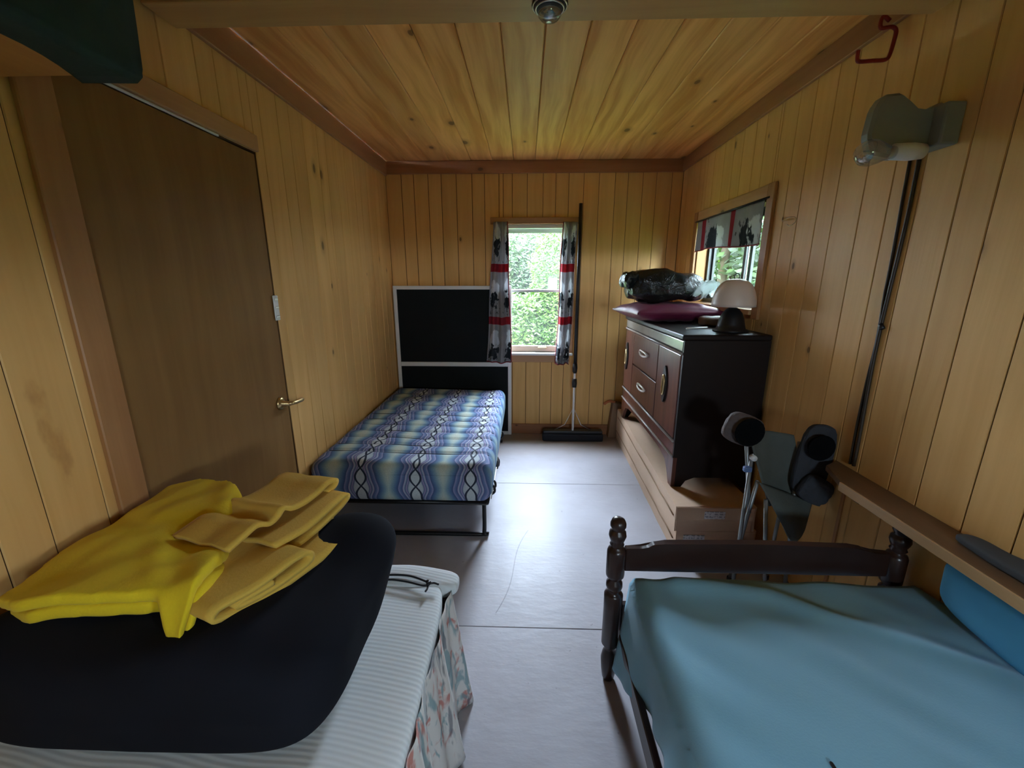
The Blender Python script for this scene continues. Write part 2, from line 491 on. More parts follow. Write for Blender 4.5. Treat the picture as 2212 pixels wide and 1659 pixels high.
# ------------------------------------------------------------------ door in the left wall
dr = sempty('door_1', (XL, (DR[0]+DR[1])/2, 0))
slab = box('door_slab', (XL-0.036, DR[0]+0.006, 0.012), (XL-0.004, DR[1]-0.006, DR[3]-0.008), m_door, dr, 0.003)
box('door_stop', (XL-0.07, DR[0], 0.0), (XL-0.04, DR[0]+0.03, DR[3]), m_case_z, dr, 0.002)
box('door_stop', (XL-0.07, DR[1]-0.03, 0.0), (XL-0.04, DR[1], DR[3]), m_case_z, dr, 0.002)
box('door_stop', (XL-0.07, DR[0]+0.03, DR[3]-0.03), (XL-0.04, DR[1]-0.03, DR[3]), m_case_z, dr, 0.002)
box('door_closure', (XL-0.10, DR[0]+0.0, 0.0), (XL-0.075, DR[1], DR[3]), m_dark, dr, 0.001)
box('head_casing', (XL+0.0005, DR[0]-0.085, DR[3]), (XL+0.016, DR[1]-0.001, DR[3]+0.062), m_case_y, dr, 0.003)
box('side_casing', (XL+0.0005, DR[0]-0.085, 0.0), (XL+0.016, DR[0]-0.001, DR[3]-0.001), m_case_z, dr, 0.003)
box('daylight_sliver', (XL-0.003, DR[0]+0.12, DR[3]-0.0075), (XL+0.004, DR[1]-0.22, DR[3]-0.001), m_white, dr, 0.001)  # white strip painted in for the sliver of daylight over the door
# lever handle
hd = lathe('door_handle', [(0.0, 0.0), (0.031, 0.0), (0.031, 0.006), (0.024, 0.011), (0.012, 0.014), (0.012, 0.045), (0.0, 0.046)], (XL-0.004, 1.800, 0.80), m_brass, slab, 20, 'X')
tube('lever', curve_pts([(XL+0.034, 1.800, 0.80), (XL+0.046, 1.808, 0.80), (XL+0.048, 1.84, 0.797), (XL+0.046, 1.90, 0.792)], 5), [0.010]*5+[0.010]*5+[0.011]*5+[0.009], m_brass, hd, 10)
# slide bolt at the edge of the door
sb = box('door_latch', (XL+0.0002, 1.842, 1.175), (XL+0.005, 1.878, 1.285), m_white, slab, 0.002)
for zz in (1.185, 1.226, 1.262):
    box('latch_screw', (XL+0.0045, 1.848, zz), (XL+0.009, 1.872, zz+0.012), m_chrome, sb, 0.002)

# ------------------------------------------------------------------ back window
w1 = sempty('window_1', ((BW[0]+BW[1])/2, YB, BW[2]))
x0, x1, z0, z1 = BW
box('head_casing', (x0-0.105, YB-0.016, z1), (x1+0.105, YB-0.0005, z1+0.052), m_case_x, w1, 0.003)
box('side_casing', (x0-0.07, YB-0.016, z0-0.02), (x0-0.001, YB-0.0005, z1-0.001), m_case_x, w1, 0.003)
box('side_casing', (x1+0.001, YB-0.016, z0-0.02), (x1+0.07, YB-0.0005, z1-0.001), m_case_x, w1, 0.003)
box('apron', (x0-0.05, YB-0.014, z0-0.085), (x1+0.05, YB-0.0005, z0-0.022), m_case_x, w1, 0.003)
box('window_sill', (x0-0.07, YB-0.045, z0-0.021), (x1+0.07, YB+0.06, z0), m_white, w1, 0.004)
for a, b in ((x0, x0+0.014), (x1-0.014, x1)): box('jamb', (a, YB+0.001, z0+0.001), (b, YB+TH, z1-0.001), m_sashw, w1, 0.001)
box('head_jamb', (x0+0.014, YB+0.001, z1-0.030), (x1-0.014, YB+TH, z1-0.001), m_sashw, w1, 0.002)
ia, ib = x0+0.0145, x1-0.0145; zm = 1.262
def sash(name, za, zb, ya, bot, top, botmat, pane):
    s_ = boxes(name, [((ia, ya, za+bot), (ia+0.016, ya+0.024, zb-top)), ((ib-0.016, ya, za+bot), (ib, ya+0.024, zb-top)), ((ia, ya, zb-top), (ib, ya+0.024, zb))], m_sashw, w1)
    box('sash_rail', (ia, ya, za), (ib, ya+0.026, za+bot), botmat, s_, 0.003)
    box('pane', (ia+0.014, ya+0.010, za+bot-0.003), (ib-0.014, ya+0.013, zb-top+0.003), pane, s_, 0)
    return s_
sash('upper_sash', zm-0.006, z1-0.031, YB+0.055, 0.022, 0.030, m_sashw, m_glass)
lo_ = sash('lower_sash', z0+0.001, zm+0.012, YB+0.022, 0.052, 0.020, m_sashtan, m_glass)
tube('sash_lift', curve_pts([(0.115, YB+0.020, z0+0.036), (0.12, YB+0.012, z0+0.040), (0.175, YB+0.012, z0+0.040), (0.18, YB+0.020, z0+0.036)], 4), 0.006, m_brass, lo_, 8)
box('sash_lock', (0.07, YB+0.008, zm+0.012), (0.115, YB+0.021, zm+0.022), m_chrome, lo_, 0.003)

# unseen side window behind the camera, added to light the near end
w3 = sempty('fill_window_side', (XR, (RR[0]+RR[1])/2, RR[2]))
boxes('frame', [((XR, RR[0], RR[2]), (XR+0.09, RR[0]+0.03, RR[3])), ((XR, RR[1]-0.03, RR[2]), (XR+0.09, RR[1], RR[3])), ((XR, RR[0]+0.03, RR[3]-0.03), (XR+0.09, RR[1]-0.03, RR[3])), ((XR, RR[0]+0.03, RR[2]), (XR+0.09, RR[1]-0.03, RR[2]+0.03))], m_sashw, w3)
box('pane', (XR+0.046, RR[0]+0.03, RR[2]+0.03), (XR+0.05, RR[1]-0.03, RR[3]-0.03), m_glass2, w3, 0)

w4 = sempty('fill_window_rear', ((RB[0]+RB[1])/2, YR, RB[2]))  # unseen rear window, added as a light source for the near end
boxes('frame', [((RB[0], YR-0.09, RB[2]), (RB[0]+0.03, YR, RB[3])), ((RB[1]-0.03, YR-0.09, RB[2]), (RB[1], YR, RB[3])), ((RB[0]+0.03, YR-0.09, RB[3]-0.03), (RB[1]-0.03, YR, RB[3])), ((RB[0]+0.03, YR-0.09, RB[2]), (RB[1]-0.03, YR, RB[2]+0.03))], m_sashw, w4)
box('pane', (RB[0]+0.03, YR-0.05, RB[2]+0.03), (RB[1]-0.03, YR-0.046, RB[3]-0.03), m_glass2, w4, 0)

# right window, sliding
w2 = sempty('window_2', (XR, (RW[0]+RW[1])/2, RW[2]))
y0, y1, z0, z1 = RW
for a, b in ((y0-0.062, y0-0.001), (y1+0.001, y1+0.062)):
    box('side_casing', (XR-0.017, a, z0-0.05), (XR-0.0005, b, z1+0.062), m_case_z, w2, 0.003)
box('head_casing', (XR-0.015, y0-0.0005, z1+0.001), (XR-0.0005, y1+0.0005, z1+0.062), m_case_y, w2, 0.003)
box('window_sill', (XR-0.03, y0-0.0005, z0-0.03), (XR+0.06, y1+0.0005, z0-0.001), m_case_y, w2, 0.003)
for a, b in ((y0, y0+0.016), (y1-0.016, y1)): box('jamb', (XR+0.001, a, z0), (XR+0.115, b, z1), m_jamb, w2, 0.001)
box('head_jamb', (XR+0.001, y0+0.016, z1-0.016), (XR+0.115, y1-0.016, z1), m_jamb, w2, 0.001)
ya, yb = y0+0.017, y1-0.017
fx = XR+0.072
boxes('slider_frame', [((fx, ya, z0), (fx+0.04, yb, z0+0.025)), ((fx, ya, z1-0.041), (fx+0.04, yb, z1-0.017)), ((fx, ya, z0+0.025), (fx+0.04, ya+0.022, z1-0.041)), ((fx, yb-0.03, z0+0.025), (fx+0.04, yb, z1-0.041))], m_darkframe, w2)
mid = 2.60
for nm, a, b, dx, mt in (('sliding_sash', ya+0.022, mid+0.03, 0.002, m_darkframe), ('fixed_sash', mid-0.03, yb-0.03, 0.022, m_darkframe)):
    s_ = boxes(nm, [((fx+dx, a, z0+0.025), (fx+dx+0.015, a+0.028, z1-0.041)), ((fx+dx, b-0.028, z0+0.025), (fx+dx+0.015, b, z1-0.041)), ((fx+dx, a+0.028, z0+0.025), (fx+dx+0.015, b-0.028, z0+0.045)), ((fx+dx, a+0.028, z1-0.060), (fx+dx+0.015, b-0.028, z1-0.041))], mt, w2)
    box('pane', (fx+dx+0.006, a+0.026, z0+0.043), (fx+dx+0.009, b-0.026, z1-0.058), m_glass2, s_, 0)
box('pull_strip', (fx-0.002, mid-0.035, z0+0.03), (fx+0.001, mid-0.028, z1-0.045), m_chrome, w2, 0)

# ------------------------------------------------------------------ outdoors
lawn = mk('lawn', [(-30, -30, -0.5), (30, -30, -0.5), (30, 40, -0.5), (-30, 40, -0.5)], [(0, 1, 2, 3)], m_grass)
tag(lawn, 'short green lawn outside the cabin windows', 'grass'); lawn['kind'] = 'stuff'
def leafmat(name, a, b):
    m = Mat(name, 0.55, 0.3); x, y, z = m.xyz()
    n = m.noise(m.vec(x, y, z), 3.0, 3)
    c = m.mix(n.sm(0.3, 0.7), a, b); m.color(c)
    tl = m.node('ShaderNodeBsdfTranslucent'); m.link(c, tl.inputs[0])
    mx = m.node('ShaderNodeMixShader'); mx.inputs[0].default_value = 0.4
    m.link(m.b.outputs[0], mx.inputs[1]); m.link(tl.outputs[0], mx.inputs[2])
    m.link(mx.outputs[0], m.nt.nodes['Material Output'].inputs[0]); return m.m
LK = 0.115
m_leaf1 = leafmat('bright_leaves', tuple(LK*v for v in (0.16, 0.42, 0.03)), tuple(LK*v for v in (0.36, 0.70, 0.07)))
m_leaf2 = leafmat('mid_leaves', tuple(LK*v for v in (0.14, 0.32, 0.07)), tuple(LK*v for v in (0.26, 0.50, 0.12)))
def tree(label, base, h, blobs, mat, n, leaf=0.07, group='trees outside the windows'):
    t = thing('leafy_tree', label, 'tree', base, group)
    bx, by, bz = base
    tube('trunk', [(bx, by, bz), (bx+0.05, by, bz+h*0.45), (bx, by+0.05, bz+h*0.9)], [0.10, 0.07, 0.02], m_bark, t, 8)
    rng = random.Random(int(abs(bx)*100+by*7)); V = []; F = []
    tot = sum(b[3]*b[4] for b in blobs)
    for cx, cy, cz, rx, rz in blobs:
        k = int(n*rx*rz/tot)
        for _ in range(k):
            while True:
                p = Vector((rng.uniform(-1, 1), rng.uniform(-1, 1), rng.uniform(-1, 1)))
                if 0.25 < p.length < 1: break
            q = p.normalized()*(0.55+0.45*p.length)
            w = 1+0.25*noise.noise(Vector((p.x*3+cx, p.y*3, p.z*3+cz)))
            c = Vector((bx+cx+q.x*rx*w, by+cy+q.y*rx*w, bz+cz+q.z*rz*w))
            d = Vector((rng.uniform(-1, 1), rng.uniform(-1, 1), rng.uniform(-0.8, 0.5))).normalized()
            u = d.orthogonal().normalized(); L = leaf*rng.uniform(0.6, 1.3)
            i = len(V)
            V += [c-d*L, c+u*L*0.38, c+d*L, c-u*L*0.38]; F.append((i, i+1, i+2, i+3))
    mk('foliage', V, F, mat, t)
    return t
G = -0.5
WOODS = 'leafy tree in the dense green woods around the cabin'
for bx_, by_ in ((3.7, 1.0), (4.4, 2.9), (4.8, 5.2), (5.6, 7.4)):  # tall trees added out of view to block sky light on this side
    tree(WOODS, (bx_, by_, G), 7.5, [(0, 0, 1.8, 1.5, 1.8), (0, 0, 4.0, 1.6, 2.0), (0.2, 0, 6.2, 1.3, 1.6)], m_leaf2, 11000, 0.11)
for i_, bx_ in enumerate((-3.2, -0.6, 2.2, 5.2, 8.4, 11.5)):
    tree(WOODS, (bx_, 15.5-0.25*bx_, G), 4.0, [(0, 0, 1.6, 1.9, 1.8), (0, 0, 2.7, 1.6, 1.3)], m_leaf2 if i_ % 2 else m_leaf1, 16000, 0.11)
eave = box('sky_block_eave', (XR+TH+0.001, YR-0.3, 2.30), (XR+TH+0.55, YB+0.5, 2.36), m_dark, None, 0.004); struct(eave)  # unseen overhang added to cut high sky light at the side window
tree(WOODS, (3.4, 7.6, G), 7.5, [(0, 0, 1.8, 1.6, 1.9), (0, 0, 4.2, 1.7, 2.2), (0.2, 0, 6.2, 1.2, 1.4)], m_leaf2, 9000, 0.10)  # tall tree added to block sideways sky light at the far window
tree(WOODS, (-3.6, 8.2, G), 7.5, [(0, 0, 1.8, 1.6, 1.9), (0, 0, 4.2, 1.7, 2.2), (0.2, 0, 6.2, 1.2, 1.4)], m_leaf2, 9000, 0.10)  # unseen counterpart on the left, also added to block sky light
tree('bright green bushy tree right of centre beyond the far window', (0.75, 7.4, G), 3.0, [(0, 0, 1.1, 0.75, 1.1), (-0.05, -0.1, 2.0, 0.62, 0.95), (-0.45, -0.3, 0.8, 0.6, 0.8), (0.5, 0, 1.6, 0.6, 1.2)], m_leaf1, 42000, 0.036)
tree('low light green shrub at the foot of the far window view', (-0.35, 7.0, G), 1.6, [(0, 0, 0.8, 0.75, 0.85), (0.5, 0.2, 0.9, 0.6, 0.75)], m_leaf1, 24000, 0.036)
tree('grey-green shaded tree at the upper left of the far window', (-0.9, 9.5, G), 3.2, [(0, 0, 1.5, 1.2, 1.3), (0.3, 0, 2.1, 1.0, 0.85), (0.9, 0.3, 1.6, 0.9, 1.3)], m_leaf2, 40000, 0.045)
tree('broad tree behind the shrubs of the far window', (0.5, 11.0, G), 3.6, [(0, 0, 1.7, 1.6, 1.6), (0.4, 0, 2.5, 1.0, 0.9), (-1.6, 0, 1.4, 1.2, 1.5), (-0.6, 0, 2.2, 1.2, 0.8)], m_leaf2, 40000, 0.055)
tree('leafy tree in the middle of the side window view', (5.0, 10.6, G), 6.0, [(0, 0, 1.6, 1.7, 1.7), (0, 0.3, 3.4, 1.5, 1.6), (-1.2, 0.8, 2.2, 1.2, 2.0)], m_leaf1, 18000, 0.09)
tree('leafy tree at the near edge of the side window view', (6.6, 9.2, G), 6.0, [(0, 0, 1.6, 1.6, 1.7), (0, 0.3, 3.4, 1.4, 1.6)], m_leaf2, 14000, 0.09)
tree('leafy tree at the far edge of the side window view', (3.6, 12.4, G), 6.0, [(0, 0, 1.6, 1.6, 1.7), (0, 0.3, 3.4, 1.4, 1.6)], m_leaf1, 14000, 0.09)

# ------------------------------------------------------------------ printed curtains
def print_mat(name, horizontal=True):
    """grey cloth with deep red bands and lodge-style picture blocks; uv in metres"""
    m = Mat(name, 0.85, 0.1); tc = m.node('ShaderNodeTexCoord'); sp = m.node('ShaderNodeSeparateXYZ'); m.link(tc.outputs['UV'], sp.inputs[0])
    u, v = X(m.nt, sp.outputs[0]), X(m.nt, sp.outputs[1])
    P = 0.425                                   # picture block pitch
    a, b = (v, u) if horizontal else (u, v)     # a runs along the repeats
    t = (a/P).fract(); row = (a/P).floor()
    nz = m.noise(m.vec(u*14.0, v*14.0, row), 1.0, 4); nz2 = m.noise(m.vec(u*30.0, v*30.0, 3.0), 1.0, 3)
    base = m.mix(nz, (0.26, 0.255, 0.26), (0.42, 0.41, 0.42))
    # pale arch, then dark animal-like patch below it
    cx = (b/0.20).fract()-0.5
    arch = (cx*cx*5.0+(t-0.50)*(t-0.50)*10.0+(nz-0.5)*1.6)
    base = m.mix(1-arch.sm(0.35, 0.5), base, (0.66, 0.68, 0.70))
    body = (cx*cx*7.0+(t-0.68)*(t-0.68)*16.0+(nz-0.5)*2.6+(nz2-0.5)*1.6)
    base = m.mix(1-body.sm(0.35, 0.6), base, (0.03, 0.035, 0.04))
    tr = (nz2 > 0.60)*(t > 0.82)*(t < 0.98)
    base = m.mix(tr*0.8, base, (0.05, 0.06, 0.055))
    band = (t < 0.15)
    base = m.mix(band, base, m.mix(nz2, (0.22, 0.016, 0.024), (0.34, 0.035, 0.048)))
    m.color(base)
    tl = m.node('ShaderNodeBsdfTranslucent'); m.link(base, tl.inputs[0])
    mx = m.node('ShaderNodeMixShader'); mx.inputs[0].default_value = 0.30
    m.link(m.b.outputs[0], mx.inputs[1]); m.link(tl.outputs[0], mx.inputs[2]); m.link(mx.outputs[0], m.nt.nodes['Material Output'].inputs[0])
    return m.m
m_print = print_mat('lodge_print_cloth', True)
m_print_v = print_mat('lodge_print_valance', False)
m_hem = plain('maroon_hem', (0.22, 0.02, 0.03), 0.8)

def curtain(label, xa, xb, xa2, xb2, ztop, zbot, yy, folds, edge_u, seed):
    """top spans xa..xb, bottom xa2..xb2"""
    t = thing('curtain_panel', label, 'curtain', ((xa+xb)/2, yy, zbot), 'printed curtains at the far window')
    def f(u, v):
        k = v
        a, b = xa+(xa2-xa)*k, xb+(xb2-xb)*k
        x = a+(b-a)*u
        amp = 0.010+0.012*k
        return (x+0.004*math.sin(9*v+seed), yy-0.012+amp*math.sin(u*folds*2*PI+seed+0.5*v), ztop+(zbot-ztop)*v+0.006*math.sin(u*7+seed)*k)
    wid = 0.30
    grid('cloth', f, 48, 40, m_print, t, 0.0015, uvf=lambda u, v: (u*wid+0.03*seed, v*(ztop-zbot)+0.105))
    ue = edge_u
    tube('edge_hem', [f(ue, k/20) for k in range(21)], 0.0045, m_hem, t, 6)
    tube('bottom_hem', [f(k/40, 1.0) for k in range(41)], 0.005, m_hem, t, 6)
    return t
curtain('grey printed curtain with red bands hanging in front of the black panel', -0.262, -0.150, -0.330, -0.118, 1.80, 0.672, 3.497, 2.6, 1.0, 0.6)
curtain('grey printed curtain with red bands beside the push broom handle', 0.292, 0.405, 0.262, 0.372, 1.80, 0.655, 3.52, 2.2, 0.0, 2.1)
# valance of the side window, hanging in the recess
def fv(u, v):
    y = RW[0]+0.02+(RW[1]-RW[0]-0.04)*u
    return (XR-0.012+0.006*math.sin(u*30)*(0.4+v), y, RW[3]-0.005-(0.205+0.012*math.sin(u*5+1))*v)
vl = thing('valance', 'short printed valance across the top of the side window', 'curtain', (XR, 2.72, 1.53))
grid('cloth', fv, 90, 12, m_print_v, vl, 0.0015, uvf=lambda u, v: (u*0.86+0.12, v*0.13))
tube('bottom_hem', [fv(k/60, 1.0) for k in range(61)], 0.004, m_hem, vl, 6)
tube('curtain_rod', [(XR-0.014, RW[0]-0.03, RW[3]-0.003), (XR-0.014, RW[1]+0.03, RW[3]-0.003)], 0.006, m_blackmetal, vl, 8)

# ------------------------------------------------------------------ black panel with white frame
bp = thing('framed_panel', 'tall black panel with white frame standing behind the folding bed', 'panel', (-0.605, 3.46, 0))
pa, pb, ptop = -1.112, -0.119, 1.307
m_blackpanel = plain('matte_black_board', (0.008, 0.010, 0.010), 0.7, 0.2, spec=0.15)
box('black_board', (pa+0.012, 3.535, 0.02), (pb-0.012, 3.548, ptop-0.012), m_blackpanel, bp, 0.001)
for nm, lo, hi in (('frame_upright', (pa, 3.525, 0.0), (pa+0.030, 3.552, ptop)), ('frame_upright', (pb-0.030, 3.525, 0.0), (pb, 3.552, ptop)),
                   ('frame_rail', (pa+0.0305, 3.525, ptop-0.030), (pb-0.0305, 3.552, ptop)), ('frame_rail', (pa+0.0305, 3.525, 0.625), (pb-0.0305, 3.552, 0.662)), ('frame_rail', (pa+0.0305, 3.525, 0.0), (pb-0.0305, 3.552, 0.03))):
    box(nm, lo, hi, m_white, bp, 0.002)

# ------------------------------------------------------------------ folding bed with patterned mattress
mm = Mat('wave_chain_ticking', 0.75, 0.15); x, y, z = mm.xyz()
s_ = y+(0.45-z)*(1-(y.sm(1.93, 1.95)))*(-1.0)      # run the print on down the foot end
P = 0.28
uu = ((x+0.27+P*5.5)/P).fract()-0.5                # 0 at a chain column
um = uu*P
k = 2*PI/0.105
wv = (s_*k).sin()
wv2 = (s_*(k/2)).sin()
chain_r = wv2*((s_*(k/4)).sin()*0.009+0.021)
edge = ((um.abs()-chain_r.abs()).abs())
w = um.abs()+(s_*k*0.5).cos()*0.014+wv*0.004
stripes = mm.ramp((w/0.14), [(0.0, (0.55, 0.62, 0.66)), (0.14, (0.50, 0.56, 0.62)), (0.20, (0.10, 0.13, 0.28)), (0.235, (0.42, 0.36, 0.55)), (0.27, (0.08, 0.10, 0.24)), (0.32, (0.30, 0.40, 0.52)), (0.35, (0.52, 0.46, 0.62)), (0.375, (0.07, 0.10, 0.24)), (0.45, (0.12, 0.18, 0.36)), (0.52, (0.30, 0.30, 0.50)), (0.545, (0.05, 0.09, 0.22)), (0.65, (0.10, 0.20, 0.36)), (0.76, (0.22, 0.36, 0.44)), (0.86, (0.40, 0.52, 0.50)), (1.0, (0.58, 0.64, 0.52))])
inside = (um.abs()+0.001 < chain_r.abs())
col = mm.mix(inside, stripes, (0.58, 0.64, 0.66))
col = mm.mix((edge < 0.0055), col, (0.012, 0.016, 0.035))
fine = mm.noise(mm.vec(x*160.0, y*160.0, z*160.0), 1.0, 2)
col = mm.mix(fine*0.35+0.12, col, (0.05, 0.065, 0.09))
mm.color(col); mm.bump(fine, 0.15, 0.001)
m_tick = mm.m
cot = thing('folding_bed', 'folding bed with a blue wave-patterned mattress and black tube frame', 'bed', (-0.64, 2.65, 0))
ma, mb, my0, my1, mz0, mz1 = -1.105, -0.165, 1.90, 3.435, 0.235, 0.455
def mat_fn(w, q):
    z = w.z; e = min(1.0, max(0.0, (q.z)))
    if q.z > 0.5:
        ph = (w.y-my0-0.055) / 0.108
        d = abs(ph-round(ph))
        if 0.4 < ph < 13.6: z -= 0.012*math.exp(-(d/0.09)**2)
        z += 0.006*math.sin(w.x*6+1)+0.006*noise.noise(w*5)
        for yq, xq in ((2.92, -0.30), (2.98, -0.28)):
            z -= 0.014*math.exp(-((w.y-yq)/0.012)**2)*math.exp(-((w.x-xq)/0.12)**2)
    return (w.x, w.y, z)
bmm = bmesh.new(); bmesh.ops.create_cube(bmm, size=2.0)
bmesh.ops.subdivide_edges(bmm, edges=bmm.edges[:], cuts=110, use_grid_fill=True)
for v in bmm.verts:
    q = v.co.copy(); r_ = 0.085; c_ = []
    lo, hi = Vector((ma, my0, mz0)), Vector((mb, my1, mz1))
    w_ = Vector([lo[i]+(hi[i]-lo[i])*(q[i]+1)/2 for i in range(3)])
    inner = Vector([min(max(w_[i], lo[i]+(0.06 if i < 2 else 0.07)), hi[i]-(0.06 if i < 2 else 0.07)) for i in range(3)])
    d = w_-inner
    if d.length > 1e-6:
        mx_ = max(abs(d.x)/0.06, abs(d.y)/0.06, abs(d.z)/0.07)
        dn = Vector((d.x/0.06, d.y/0.06, d.z/0.07)); dn = dn.normalized()*mx_
        w_ = inner+Vector((dn.x*0.06, dn.y*0.06, dn.z*0.07))
    v.co = Vector(mat_fn(w_, q))
from_bm('mattress', bmm, m_tick, cot, True)
m_seam = plain('black_seam_thread', (0.01, 0.012, 0.02), 0.8)
for i in range(1, 14):
    yy = my0+0.055+0.108*i
    if yy > my1-0.05: continue
    pts = []
    for k_ in range(25):
        xx = ma+0.05+(mb-ma-0.075)*k_/24
        zz = mz1-0.0075+0.006*math.sin(xx*6+1)+0.006*noise.noise(Vector((xx, yy, mz1))*5)
        if k_ > 22: zz -= 0.004*(k_-22)
        pts.append((xx, yy+0.004*math.sin(xx*11+i), zz))
    tube('quilt_seam', pts, 0.0022, m_seam, cot, 5)
for ya_, dirn in ((1.985, 1), (3.33, 1)):
    pts = [(-1.085, ya_, 0.232), (-1.085, ya_, 0.045), (-1.078, ya_, 0.020), (-1.05, ya_, 0.013), (-0.255, ya_, 0.013), (-0.222, ya_, 0.020), (-0.213, ya_, 0.045), (-0.213, ya_, 0.232)]
    tube('leg_frame', curve_pts(pts, 4), 0.0115, m_blackmetal, cot, 10)
tube('side_rail', [(-0.195, 1.95, 0.222), (-0.195, 3.40, 0.222)], 0.013, m_blackmetal, cot, 8)
tube('side_rail', [(-1.085, 1.95, 0.222), (-1.085, 3.40, 0.222)], 0.013, m_blackmetal, cot, 8)
for ya_ in (1.95, 2.67, 3.39): tube('cross_rail', [(-1.085, ya_, 0.222), (-0.195, ya_, 0.222)], 0.012, m_blackmetal, cot, 8)
for ya_ in (2.10, 2.16, 2.44, 2.47, 2.95):
    tube('frame_clip', curve_pts([(-0.182, ya_, 0.245), (-0.168, ya_+0.008, 0.23), (-0.165, ya_+0.004, 0.205), (-0.180, ya_-0.006, 0.195)], 3), 0.007, m_blackmetal, cot, 6)
box('hinge_bracket', (-0.190, 2.40, 0.195), (-0.165, 2.47, 0.255), m_blackmetal, cot, 0.006)
tube('rail_glint', [(-0.178, 2.02, 0.208), (-0.172, 2.35, 0.235)], 0.0028, m_white, cot, 6)  # white line painted in for the light glint along the rail

# ------------------------------------------------------------------ push broom
br = thing('push_broom', 'black push broom standing against the far wall with its head on the floor', 'broom', (0.425, 3.46, 0))
m_bristle = plain('black_bristles', (0.008, 0.009, 0.014), 0.8, 0.3, 60.0)
box('bristle_block', (0.155, 3.37, 0.0), (0.675, 3.465, 0.066), m_bristle, br, 0.012, 2)
box('head_board', (0.160, 3.385, 0.064), (0.670, 3.455, 0.092), m_blackplast, br, 0.008, 2)
def hp(t): return (0.415+0.015*t, 3.405+0.135*t, 0.09+1.85*t)
m_whitepole = plain('scratched_white_pole', (0.70, 0.69, 0.68), 0.4, 0.2, 25.0)
tube('lower_pole', [hp(0.0), hp(0.30)], 0.0095, m_whitepole, br, 12)
tube('upper_pole', [hp(0.27), hp(1.0)], 0.0135, m_blackplast, br, 12)
for a, b in ((0.205, 0.245), (0.275, 0.315)):
    tube('pole_clamp', [hp(a), hp((a+b)/2), hp(b)], [0.019, 0.022, 0.019], m_blackplast, br, 12)
for sx in (-1, 1):
    tube('brace', [(0.415+sx*0.155, 3.415, 0.092), (0.415+sx*0.07, 3.414, 0.14), hp(0.11)], 0.0035, m_chrome, br, 6)

# ------------------------------------------------------------------ cardboard boxes under the sideboard
mc = Mat('corrugated_cardboard', 0.8, 0.15); x, y, z = mc.xyz(); r_ = mc.rnd()
n1 = mc.noise(mc.vec(x*4, y*2, z*4), 1.0, 4); n2 = mc.noise(mc.vec(x, y, z), 60.0, 2)
mc.color(mc.mix(n1*0.6+n2*0.3, (0.66, 0.47, 0.34), (0.52, 0.36, 0.25)))
mc.bump(n1*2.0+n2*0.1, 0.2, 0.01)
m_card = mc.m
m_cardd = plain('card_edge', (0.26, 0.16, 0.095), 0.85)
ml = Mat('shipping_label', 0.6, 0.3); x, y, z = ml.xyz()
blk = ((x*42.0).fract() > 0.18)*((z*70.0).fract() > 0.35)*(ml.noise(ml.vec(x*70, 0.0, z*70), 1.0, 1) > 0.44)
ml.color(ml.mix(blk*0.75, (0.66, 0.66, 0.70), (0.22, 0.22, 0.28)))
m_label = ml.m
def carton(label, x0, x1, y0, y1, z0, z1, skew, lab=None, split=None):
    t = thing('cardboard_box', label, 'box', ((x0+x1)/2, (y0+y1)/2, z0), 'flat cardboard boxes under the sideboard')
    bm = bmesh.new(); vs = bm_box(bm, (x0, y0, z0+0.001), (x1, y1, z1))
    bmesh.ops.subdivide_edges(bm, edges=bm.edges[:], cuts=10, use_grid_fill=True)
    for v in bm.verts:
        f = (v.co.y-y0)/(y1-y0); v.co.x += skew*f*((x1-v.co.x)/(x1-x0))
        ed = 1.0
        v.co += Vector((noise.noise(v.co*7), noise.noise(v.co*7+Vector((9, 0, 0))), 0))*0.006
        if v.co.z > (z0+z1)/2: v.co.z -= 0.006*max(0, noise.noise(v.co*3))
    body = from_bm('carton', bm, m_card, t)
    box('end_flap', (x0+0.006, y0-0.006, z0+0.004), (x1-0.02, y0+0.001, (z0+z1)/2-0.004), m_card, t, 0.001)
    box('end_flap', (x0+0.002, y0-0.009, (z0+z1)/2-0.002), (x1-0.012, y0+0.001, z1-0.002), m_card, t, 0.001)
    if lab: box('label', (lab[0], y0-0.0125, lab[2]), (lab[1], y0-0.010, lab[3]), m_label, t, 0)
    # torn tape/flap line on the long side
    sz = z0+(z1-z0)*0.55
    pts = [(x0+skew*k/14-0.0025, y0+0.02+(y1-y0-0.06)*k/14, sz+0.006*noise.noise(Vector((k*0.7, z0*9, 0)))) for k in range(15)]
    tube('flap_edge', pts, 0.0035, m_cardd, t, 5)
    return t
carton('lower flat cardboard box lying on the floor under the sideboard', 0.762, 1.16, 1.875, 3.50, 0.0, 0.135, 0.045, (0.800, 0.905, 0.078, 0.112))
carton('upper flat cardboard box with a white label on its end', 0.748, 1.14, 1.862, 3.46, 0.136, 0.272, 0.055, (0.885, 0.985, 0.212, 0.252))
# loose carton at the far end
t = thing('cardboard_box', 'small brown cardboard box beyond the sideboard near the broom head', 'box', (0.80, 3.50, 0.0), 'flat cardboard boxes under the sideboard')
prism('carton', [(0.735, 0.001), (0.855, 0.001), (0.875, 0.30), (0.765, 0.325)], 'Y', 3.475, 3.55, plain('brown_card', (0.22, 0.13, 0.075), 0.8), t, 0.003)
tube('orange_strap', curve_pts([(0.78, 3.49, 0.322), (0.735, 3.48, 0.335), (0.70, 3.475, 0.322), (0.69, 3.475, 0.305)], 4), [0.012]*12+[0.008], plain('orange_webbing', (0.45, 0.14, 0.05), 0.6), t, 8)

